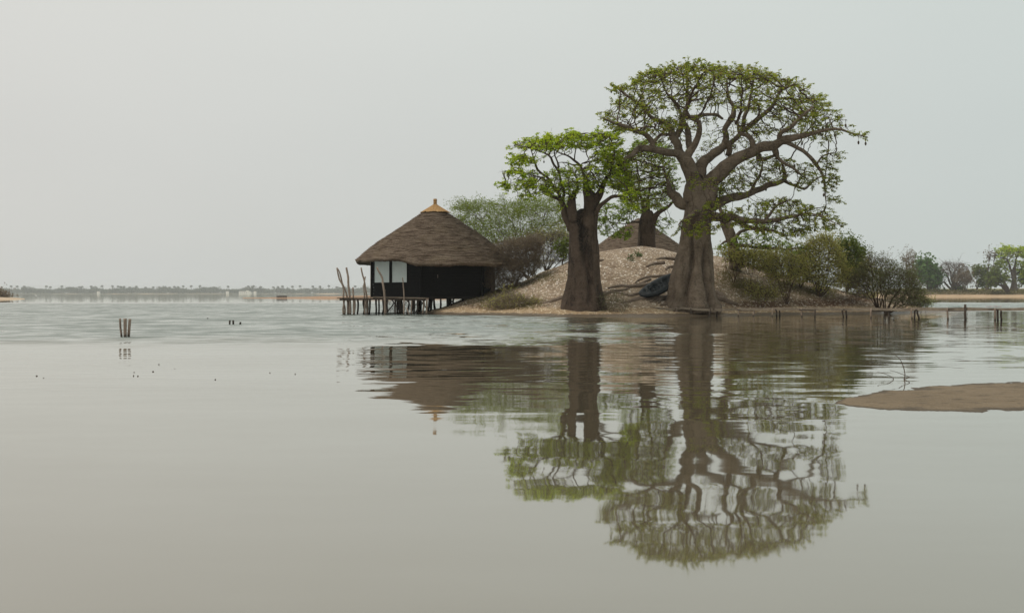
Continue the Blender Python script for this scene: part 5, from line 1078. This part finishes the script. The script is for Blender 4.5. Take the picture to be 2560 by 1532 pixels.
# ------------------------------------------------------------------ kayak lying against the big baobab
def kayak():
    A = on_ground(1600, 744) + np.array([0, -.05, .10]); Bp = P(1686, 694, TY + .35)
    ax = Bp - A; Lk = np.linalg.norm(ax); ax /= Lk; Lk *= 1.12
    view = np.array([-.18, -.62, .76]); nrm = view - ax * np.dot(view, ax); nrm /= np.linalg.norm(nrm); sd = np.cross(nrm, ax)
    dark = plain('dark_blue_plastic', (.006, .011, .014), .38, .28, .2); blk = plain('black_plastic', (.006, .008, .010), .6, .3, .2)
    t = thing('kayak', 'dark blue moulded kayak lying tilted against the tallest baobab', 'kayak', A)
    def hw(q): return .52 * max(.02, math.sin(math.pi * min(1, max(0, .03 + .94 * q)))) ** .55
    K, S = 44, 22; V = []
    for i in range(K + 1):
        q = i / K; w = hw(q)
        for j in range(S):
            a = j / S * 2 * math.pi; c, s = math.cos(a), math.sin(a)
            y = w * (abs(c) ** .7) * (1 if c >= 0 else -1); h = .09 * (abs(s) ** .6) if s > 0 else -.30 * (abs(s) ** .8) * (w / .52) ** .5
            h += .07 * (abs(q - .5) * 2) ** 2
            if s > .2:                                      # moulded foot wells, seats and grooves in the deck
                for cq, cy_, rq, ry, dp in ((.18, .0, .05, .5, .05), (.30, .34, .05, .22, .07), (.30, -.34, .05, .22, .07), (.42, .0, .07, .55, .09), (.57, .35, .045, .2, .05), (.57, -.35, .045, .2, .05), (.70, .0, .07, .5, .08), (.82, .3, .04, .2, .04), (.82, -.3, .04, .2, .04), (.90, 0, .03, .3, .05)):
                    e = ((q - cq) / rq) ** 2 + ((y / max(w, .05) - cy_) / ry) ** 2; h -= 1.5 * dp * math.exp(-e * e)
            V.append(A + ax * (q * Lk) + sd * y + nrm * h)
    mb = MB(); mb.add(V, [(i * S + j, i * S + (j + 1) % S, (i + 1) * S + (j + 1) % S, (i + 1) * S + j) for i in range(K) for j in range(S)] + [tuple(range(S)), tuple(K * S + j for j in range(S - 1, -1, -1))])
    mb.build('hull', dark, t)
    for sgn in (-1, 1):
        rl = MB(); rl.tube([A + ax * (q * Lk) + sd * sgn * (hw(q) + .012) + nrm * (.01 + .07 * (abs(q - .5) * 2) ** 2) for q in np.linspace(.02, .98, 40)], np.full(40, .022), 7); rl.build('gunwale', dark, t)
    for q, wy, l in ((.40, .22, .10), (.69, .22, .10)):
        st = MB(); th = np.linspace(0, 2 * math.pi, 28); st.tube([A + ax * ((q + l * math.cos(u)) * Lk) + sd * wy * math.sin(u) + nrm * .075 for u in th], np.full(28, .02), 6); st.build('seat_rim', dark, t)
    for q, wy in ((.22, 0), (.31, .12), (.31, -.12), (.55, .13), (.55, -.13), (.80, .1), (.80, -.1), (.88, 0)):
        ht = MB(); th = np.linspace(0, 2 * math.pi, 17); p0 = A + ax * q * Lk + sd * wy + nrm * (.055 + .07 * (abs(q - .5) * 2) ** 2)
        ht.tube([p0 - nrm * .02, p0 + nrm * .012], [.045, .045], 12); ht.build('hatch', blk, t)
    for q in (.04, .96):
        hd = MB(); hd.tube([A + ax * q * Lk - sd * .07 + nrm * .14, A + ax * q * Lk + nrm * .19, A + ax * q * Lk + sd * .07 + nrm * .14], [.014] * 3, 6); hd.build('handle', blk, t)
    g = on_ground(1640, 743); m = MB(); m.box(g + (-.18, -.12, -.05), g + (.16, .14, .17), .012, .2); single('stone_block', 'small grey block wedged under the kayak', 'stone', m, plain('grey_block', (.19, .18, .165), .9, .2, .25), g, None, False)
kayak()

# ------------------------------------------------------------------ posts, branch and birds
def stake(x0, y0, x1, y1, bend, r, Y, lab, grp=None, mat='post'):
    b0 = P(x0, y0, Y); tp = P(x1, y1, Y); m = MB()
    pts = densify([np.array([b0[0], Y, -.4]), np.array([b0[0], Y, 0.0]), np.array([(b0[0] + tp[0]) / 2 + bend, Y, tp[2] * .55]), tp], .05)
    m.tube(smooth_line(pts, 1), np.full(len(pts), r), 12, True, .12, x0, 6); single('wooden_post', lab, 'post', m, M[mat], (b0[0], Y, 0), grp)
stake(304, 842, 300, 796, -.012, .026, 25.6, 'left post of three in the water, thin and kinked', 'three posts in the open water')
stake(313, 842, 313, 796, 0, .040, 25.5, 'thickest post, upright between two thinner ones', 'three posts in the open water')
stake(321.5, 842, 325, 797, .0, .034, 25.6, 'right post of three in the water, leaning outward', 'three posts in the open water')
stake(574, 811, 574.5, 800.5, 0, .032, 36, 'dark stump at the left of the three short stumps in the lagoon', 'short stumps in the lagoon', 'post_dark')
stake(583, 811, 583, 800.5, 0, .034, 36, 'dark stump in the middle of the three short stumps', 'short stumps in the lagoon', 'post_dark')
stake(600, 811, 601.5, 805, 0, .034, 36, 'shortest stump, set apart right of the other two', 'short stumps in the lagoon', 'post_dark')
stake(519, 797, 519, 794.5, 0, .028, 44, 'tiny lone stump tip left of the three short stumps', None, 'post_dark')
def Z6(x, y): return (2060 + x / 3.226, 600 + y / 3.226)
def branch():
    Y = 12.9; b0 = P(*Z6(645, 1122), Y); b0[2] = 0; t = thing('dead_branch', 'thin leafless twig arching out of the shallow water near the sandbar', 'branch', b0)
    def tw(pp, r, y0=0, y1=0):
        pts = []
        for i, q in enumerate(pp): pts.append(P(*Z6(*q), Y + y0 + (y1 - y0) * i / (len(pp) - 1)))
        d = smooth_line(densify(pts, .02), 2); m = MB(); m.tube(d, np.linspace(r, r * .45, len(d)), 5, True); m.build('twig', M['twig'], t)
    tw([(642, 1130), (650, 1112), (656, 1085), (648, 1050), (638, 1010), (615, 960), (575, 925), (540, 915)], .007, 0, .15)
    tw([(645, 1122), (690, 1108), (697, 1106), (640, 1085), (580, 1062), (530, 1050)], .005, 0, -.15)
    tw([(520, 1128), (570, 1122), (548, 1104), (500, 1080), (430, 1062)], .005, 0, .1)
branch()
def bird(lab, g, H, face, colr, neck=1.0, name='heron'):
    t = thing(name, lab, 'bird', g); m = MB(); fx = face; s = H / .42
    pts = np.array([(-.13, 0, .20), (-.08, 0, .22), (0, 0, .25), (.06, 0, .28), (.085, 0, .31), (.075, 0, .345), (.085, 0, .375), (.105, 0, .39), (.125, 0, .388)]) * s
    rr = np.array([.008, .032, .058, .045, .022, .016, .018, .022, .010]) * s; pts[:, 0] *= fx
    m.tube(smooth_line(densify(np.c_[pts, rr], .012 * s), 1)[:, :3] + g, smooth_line(densify(np.c_[pts, rr], .012 * s), 1)[:, 3], 12); m.build('body', plain('feathers_%s' % name, colr, .8, .2), t)
    bk = MB(); bk.tube([g + np.array([.12 * fx, 0, .388]) * s, g + np.array([.19 * fx, 0, .375]) * s], [.009 * s, .002 * s], 6); bk.build('beak', plain('beak', (.25, .17, .05), .5), t)
    for sy in (-.02, .02):
        lg = MB(); lg.tube([g + np.array([.0, sy, .2]) * s, g + np.array([-.012 * fx, sy, .11]) * s, g + np.array([0, sy, -.01]) * s, g + np.array([.03 * fx, sy, -.012]) * s], [.008 * s, .006 * s, .006 * s, .005 * s], 6); lg.build('leg', plain('leg', (.12, .09, .06), .7), t)
    wg = MB(); wp = np.array([(.03, 0, .26), (-.05, 0, .235), (-.15, 0, .185)]) * s; wp[:, 0] *= fx
    for sy in (-1, 1): wg.tube([g + w_ + np.array([0, sy * .035 * s, 0]) for w_ in wp], np.array([.022, .03, .006]) * s, 8)
    wg.build('wing', plain('wing_%s' % name, tuple(c * .8 for c in colr), .8, .2), t)
bg = on_ground(1171, 745.5); bird('small brown grey heron standing on the slope before the black hut wall', bg, .34, 1, (.24, .20, .17))
eg = np.array([P(90, 745, 262)[0], 262, .0]); bird('white egret wading in front of the far shore', eg, .9, -1, (.8, .8, .78), name='egret')

# ------------------------------------------------------------------ right bank trees
BY = 372.0; RB = np.random.default_rng(606)
def ZB(x, y): return (2280 + x / 8.857, 600 + y / 8.857)
def zb(*pts): return [ZB(*p) for p in pts]
def bank_base(x): px = ZB(x, 0)[0]; return np.array([P(px, 0, BY)[0], BY, 2.3])
def btree(name, label, x, tips, polys, leaf, lp, per, twig='twig', sr=.35, step=.9, kill=1.0, trunk=None, cat='tree', Y=BY, r0=.05):
    b = bank_base(x); b[1] = Y; b[2] = CZ + (HOR - trunk) / F * Y if trunk else b[2]
    return shrub(name, label, cat, b, [(*ZB(a, c), d) for a, c, d in tips], polys, Y, RB, twig, leaf, lp, per, step=step, kill=kill, infl=14, r0=r0, e=2.3, rmax=.5, stem_r=sr, jit=.3, dl=4)
btree('leafy_tree', 'dark green leafy tree on the far right bank beside the tamarisk', 375, [(300, 560, 0), (375, 520, 0), (450, 640, 0), (560, 800, 0), (260, 780, 0), (375, 760, 1), (500, 880, 0)],
      [(zb((160, 600), (170, 480), (230, 450), (310, 470), (370, 460), (400, 560), (520, 600), (540, 700), (640, 730), (660, 840), (600, 930), (430, 940), (280, 940), (200, 860), (110, 800), (100, 680)), 900, 0, 7)], 'leaf_dark', (1.1, .42), 4.0, 'twig', .55, trunk=728)
btree('bare_tree', 'leafless grey tree with a wide rounded network of branches on the right bank', 930, [(700, 600, 0), (800, 480, 0), (950, 540, 0), (1100, 540, 1), (1230, 640, 0), (650, 860, 0), (700, 950, 0), (1200, 850, 0), (900, 650, -2)],
      [(zb((570, 640), (640, 520), (760, 460), (830, 460), (930, 500), (1080, 500), (1220, 560), (1290, 660), (1320, 820), (1250, 950), (1150, 980), (1050, 850), (900, 820), (760, 760), (660, 700)), 950, 0, 7), (zb((640, 830), (760, 780), (850, 900), (800, 1000), (660, 980)), 60, 0, 2)], None, None, 0, 'twig_grey', .55, trunk=727, r0=.045)
btree('dry_bush', 'brown bushy bare tree leaning before the leafless grey tree on the right bank', 1040, [(1000, 800, 0), (1100, 780, 0), (1250, 830, 0), (1080, 900, 0)], [(zb((930, 850), (1000, 760), (1120, 720), (1250, 740), (1360, 820), (1330, 920), (1200, 990), (1080, 920), (960, 920)), 1100, 0, 3.5)], 'leaf_dry', (.5, .16), .8, 'twig_dry', .2, .6, .65, 727, Y=366.0, r0=.045)
btree('slender_tree', 'tall slender pale stemmed tree with two windswept tufts on the right bank', 1650, [(1680, 360, 0), (1720, 340, 0), (1850, 310, 0), (1900, 520, 0), (1700, 480, 0), (1740, 640, 0)],
      [(zb((1650, 360), (1680, 300), (1760, 280), (1790, 350), (1720, 380)), 170, 0, 1.5), (zb((1790, 340), (1840, 280), (1930, 320), (1920, 380), (1810, 370)), 150, 0, 1.5), (zb((1650, 420), (1760, 400), (1720, 520)), 30, 0, 1), (zb((1770, 600), (1900, 520), (1980, 500), (1880, 580), (1780, 650)), 60, 0, 1)], 'leaf_dry', (.6, .2), 2.0, 'twig_grey', .38, .7, .8, 729)
btree('leafy_tree', 'loose yellow green tree with open crown left of the slender tree on the right bank', 1640, [(1450, 780, 0), (1450, 650, 0), (1600, 700, 0), (1500, 960, 0)], [(zb((1340, 740), (1390, 640), (1500, 610), (1640, 620), (1650, 760), (1640, 860), (1560, 820), (1480, 780), (1400, 800)), 330, 0, 3), (zb((1430, 950), (1520, 870), (1650, 870), (1620, 990), (1500, 1010)), 130, 0, 2)], 'leaf_green', (.9, .34), 2.6, 'twig', .25, .7, .8, 729, Y=380.0)
btree('stump_tree', 'stout broken leaning baobab with sprouting leaves on the right bank', 1810, [(1830, 640, 0), (1900, 620, 0), (1720, 800, 0), (2050, 900, 0), (1950, 1000, 0), (1850, 800, 0)], [(zb((1640, 830), (1720, 740), (1830, 660), (1940, 610), (1960, 660), (1880, 720), (1900, 830), (1980, 800), (2060, 800), (2080, 880), (1940, 940), (1800, 1000), (1680, 980)), 620, 0, 3.5)], 'leaf_green', (.9, .34), 3.0, 'twig', .5, .7, .8, 733, Y=360.0)
btree('shrub', 'pale low bush under the dark green tree on the right bank', 500, [(450, 960, 0), (560, 960, 0), (500, 1000, 0)], [(zb((300, 960), (450, 930), (620, 940), (560, 1050), (400, 1070)), 260, 0, 2)], 'leaf_tamarisk', (.7, .2), 2.2, 'twig_grey', .1, .6, .6, 727, 'bush')
btree('shrub', 'small green bush at the foot of the brown bare tree on the right bank', 1090, [(1060, 1050, 0), (1130, 1050, 0)], [(zb((1000, 1070), (1050, 1040), (1140, 1040), (1190, 1070), (1090, 1080)), 120, 0, 1.5)], 'leaf_green', (.6, .2), 2.2, 'twig', .06, .4, .45, 728, 'bush')
btree('leafy_tree', 'small green tree at the right edge beyond the flat topped baobab', 2480, [(2440, 860, 0), (2520, 840, 0), (2580, 880, 0)], [(zb((2380, 860), (2450, 790), (2600, 780), (2680, 900), (2560, 960), (2400, 980)), 330, 0, 3)], 'leaf_green', (.9, .34), 2.6, 'twig', .22, .7, .8, 729, Y=380.0)
def flat_trunk(mb): trunk_mesh(mb, [(666, 2532, 2540), (680, 2531, 2541), (700, 2529.5, 2541), (715, 2527.5, 2542), (726, 2524, 2544)], BY, [(-1.2, .2, .1, 3, 12)], [(-1.6, .5, .1)], 24, .5)
FLm = [[(2230, 820, 34, 0), (2200, 680, 30, -.5), (2150, 540, 22, -1), (2110, 430, 16, -1.5), (1950, 400, 9, -2)], [(2250, 820, 34, 0), (2260, 650, 30, .5), (2300, 480, 22, 1), (2320, 350, 14, 1)], [(2260, 800, 24, 0), (2380, 700, 16, 0), (2480, 560, 12, 0), (2560, 420, 8, 0)], [(2230, 850, 18, 0), (2120, 800, 12, 0), (2050, 650, 8, 0)], [(2280, 880, 16, 0), (2400, 800, 12, 0), (2500, 740, 8, 0)], [(2210, 910, 12, 0), (2150, 860, 7, 0)]]
FLc = [(zb((1880, 280), (2000, 200), (2120, 170), (2300, 180), (2480, 170), (2700, 230), (2760, 330), (2600, 380), (2300, 350), (2050, 390), (1900, 360)), 900, 0, 7), (zb((1850, 520), (2000, 430), (2150, 440), (2100, 560), (1950, 560)), 130, 0, 3), (zb((2000, 600), (2130, 600), (2150, 780), (2080, 840), (2020, 700)), 120, 0, 2), (zb((2330, 500), (2600, 400), (2700, 560), (2500, 800), (2350, 720)), 330, 0, 4)]
tree('baobab_tree', 'distant flat topped baobab on the right bank with yellow green umbrella crown', 'tree', (P(2533, 0, BY)[0], BY, 2.3), flat_trunk, FLm, [([(p) for p in poly], n, d, D) for poly, n, d, D in FLc], BY, RB, conv=lambda x, y: ZB(x, y) if x < 2000 or y < 1200 and x > 2770 or True else (x, y), zsc=1 / 8.857, step=1.0, kill=1.1, infl=18, r0=.05, leaf='leaf_bright', leafp=(.85, .34, 4), density=1.9, bark='bark_far', limb_sides=8) if False else None
def flat_tree():
    conv = lambda x, y: ZB(x, y)
    inv = [([((px - 2280) * 8.857, (py - 600) * 8.857) for px, py in poly], n, d, D) for poly, n, d, D in FLc]
    return tree('baobab_tree', 'distant flat topped baobab on the right bank with yellow green umbrella crown', 'tree', (P(2533, 0, BY)[0], BY, 2.3), flat_trunk, FLm, inv, BY, RB, conv=conv, zsc=1 / 8.857, step=1.0, kill=1.1, infl=18, r0=.05, leaf='leaf_bright', leafp=(.85, .34, 4), density=1.9, bark='bark_far', limb_sides=8)
flat_tree()
def bank_scrub():
    R = np.random.default_rng(9); C = []
    for _ in range(2600):
        px = R.uniform(2300, 2700); Y = R.uniform(356, 368); x = P(px, 0, Y)[0]; C.append((x, Y, float(np.interp(Y, [352, 358, 366, 378], [.5, .9, 2.0, 2.7])) + R.uniform(0, .55)))
    mb = MB(); leaflets(mb, np.array(C), R, .55, .16, 1.0); o = mb.build('bank_scrub', M['grass']); o['kind'] = 'stuff'; o['label'] = 'low dry scrub along the far right bank'
bank_scrub()

# ------------------------------------------------------------------ far left shore
def far_woods():
    R = np.random.default_rng(12); mb = MB()
    for _ in range(620):
        px = R.uniform(-260, 1500); Y = R.uniform(2060, 2400); x = P(px, 0, Y)[0]; h = R.uniform(8, 14.5) + (3.0 if R.random() < .15 else 0); h *= .8 + .55 * nz3(px * .02, 1, 1) + .25 * nz3(px * .07, 1, 5); w_ = R.uniform(5, 13); n = int(17 * w_)
        C = np.stack([x + R.normal(0, w_ * .45, n), Y + R.normal(0, w_ * .4, n), 1.6 + h * np.clip(R.beta(2.4, 1.5, n), 0, 1)], 1); leaflets(mb, C, R, 2.8, 1.1, .8)
        mb.tube([(x, Y, 1.4), (x + R.normal(0, .6), Y, 1.6 + h * .6)], [.4, .26], 4, False)
    o = mb.build('far_woods', M['far_leaf']); o['kind'] = 'stuff'; o['label'] = 'hazy low woods along the far shore'
far_woods()
def far_palms():
    R = np.random.default_rng(13); m = MB(); m.tube([(0, 0, -.5), (.1, 0, 3.5), (.05, 0, 7.0)], [.24, .19, .2], 6)
    C = np.zeros((70, 3)) + (0, 0, 7.0); d = R.normal(0, 1, (70, 3)); d[:, 2] = d[:, 2] * .7 + .2; d /= np.linalg.norm(d, axis=1, keepdims=True); s = np.cross(d, R.normal(0, 1, (70, 3))); s /= np.linalg.norm(s, axis=1, keepdims=True)
    m.quads(np.stack([C, C + d * .9 + s * .32, C + d * 1.5 - (0, 0, .25), C + d * .9 - s * .32], 1))
    src = None
    xs = [(20, 721), (103, 721), (150, 716), (240, 719), (330, 722), (690, 716)]
    px = [3, 28, 43, 61, 116, 126, 155, 198, 205, 228, 255, 281, 295, 302, 310, 324, 341, 364, 383, 424, 436, 445, 458, 478, 500, 508, 534, 570, 621, 634, 652, 683, 695, 706, 731, 750, 782, 800, 822, 842, 870, 888]
    for p in px:
        Y = R.uniform(2030, 2100); top = R.uniform(713.5, 718.5); zt = CZ + (HOR - top) / F * Y
        if src is None: src = o = single('palm_tree', 'fan palm standing above the hazy woods of the far shore', 'palm', m, M['far_leaf'], (0, 0, 0), 'palm trees along the far shore')
        else:
            o = src.copy(); COL.objects.link(o)
        s_ = zt / 7.9 * 1.0; o.location = (P(p, 0, Y)[0], Y, 1.4); o.scale = (2.1, 2.1, (zt - 1.4) / 7.6); o.rotation_euler = (0, 0, R.random() * 6)
far_palms()
def far_building():
    Y = 1985.0; x0, x1 = P(597, 0, Y)[0], P(627, 0, Y)[0]; t = thing('white_building', 'low white building on the far shore below the palms', 'building', ((x0 + x1) / 2, Y, .3)); white = plain('white_plaster', (.78, .74, .64), .9, .1, .05, .3); rf = plain('far_roof', (.55, .5, .42), .9)
    m = MB(); m.box((x0, Y, -.1), (x1 - 4, Y + 14, 5.4)); m.box((x1 - 4.0, Y + 1, -.1), (x1, Y + 12, 4.2)); m.build('wall', white, t, False)
    m = MB(); m.box((x0 - .3, Y - .3, 5.4), (x1 - 3.7, Y + 14.3, 5.8)); ro = m.build('roof', white, t, False); m = MB(); m.box((x1 - 10, Y + 4, 5.8), (x1 - 6, Y + 8, 7.2)); m.build('water_tank', white, ro, False)
    for k in range(4):
        m = MB(); xx = x0 + 2 + k * 4.2; m.box((xx, Y - .06, 2.4), (xx + 1.4, Y + .1, 4.2)); m.build('window', plain('far_window', (.25, .22, .19), .6), t, False)
    for px, lab in ((637, 'tiny white hut right of the low white building on the far shore'), (568, 'tiny pale sandy hut left of the low white building on the far shore'), (245, 'small pale hut among the hazy woods at far left')):
        x = P(px, 0, Y)[0]; t2 = thing('small_hut', lab, 'hut', (x, Y, .3)); m = MB(); m.box((x - 2.4, Y, -.1), (x + 2.4, Y + 5, 4.0)); m.build('wall', white, t2, False); m = MB(); m.add([(x - 2.8, Y - .3, 4.0), (x + 2.8, Y - .3, 4.0), (x + 2.8, Y + 5.3, 4.0), (x - 2.8, Y + 5.3, 4.0), (x - 2.8, Y + 2.5, 5.4), (x + 2.8, Y + 2.5, 5.4)], [(0, 1, 5, 4), (2, 3, 4, 5), (0, 4, 3), (1, 2, 5), (3, 2, 1, 0)]); m.build('roof', rf, t2, False)
far_building()
def timber():
    Y = 236.0; x0, x1 = P(692, 0, Y)[0], P(717, 0, Y)[0]; t = thing('timber_stack', 'low brown timber frame standing on the red sand spit', 'timber', ((x0 + x1) / 2, Y, 0)); m = MB()
    for k in range(3): m.box((x0, Y, .16 + k * .17), (x1, Y + .12, .26 + k * .17), .01)
    m.build('rail', M['post_dark'], t, False)
    for k in range(7):
        x = x0 + (x1 - x0) * k / 6; q = MB(); q.tube([(x, Y - .06, -.2), (x + .02, Y - .06, .68)], [.06, .05], 6); q.build('post', M['post_dark'], t)
timber()
shrub('dry_bush', 'brown bush on the sand spit at the left edge of the far water', 'bush', np.array([P(-8, 0, 205)[0], 205, .35]), [(-20, 728, 0), (0, 727, 0), (12, 732, 0), (20, 738, 0), (-35, 732, 0)], [([(-70, 742), (-60, 730), (-20, 723), (4, 725), (18, 732), (27, 741), (0, 743)], 420, 0, 2)], 205.0, RB, 'twig_dry', 'leaf_dry', (.35, .12), 2.5, step=.3, kill=.3, infl=5, r0=.02, stem_r=.06)

def scraps():
    m = MB(); V = [(-.035, -.012, .004), (.0, -.02, .006), (.04, -.006, .004), (.045, .01, .007), (.0, .018, .012), (-.04, .01, .005)]
    m.add(V + [(x, y, -.004) for x, y, z in V], [tuple(range(6)), tuple(range(11, 5, -1))] + [(i, (i + 1) % 6, 6 + (i + 1) % 6, 6 + i) for i in range(6)]); src = None
    for px, py in ((92, 940), (109, 945), (335, 931), (334, 939), (345, 940), (383, 929), (437, 922), (538, 949), (675, 932), (738, 935), (397, 911)):
        Y = 2763.0 / (py - HOR); X = (px - 1280) / F * Y
        if src is None: src = o = single('floating_leaf', 'tiny dark leaf scrap floating on the calm lagoon', 'leaf', m, M['twig'], (0, 0, 0), 'leaf scraps floating on the lagoon')
        else: o = src.copy(); COL.objects.link(o)
        o.location = (X, Y, .001); o.rotation_euler = (0, 0, rng.random() * 6); k = .18 + rng.random() * .18; o.scale = (k, k, 1)
scraps()
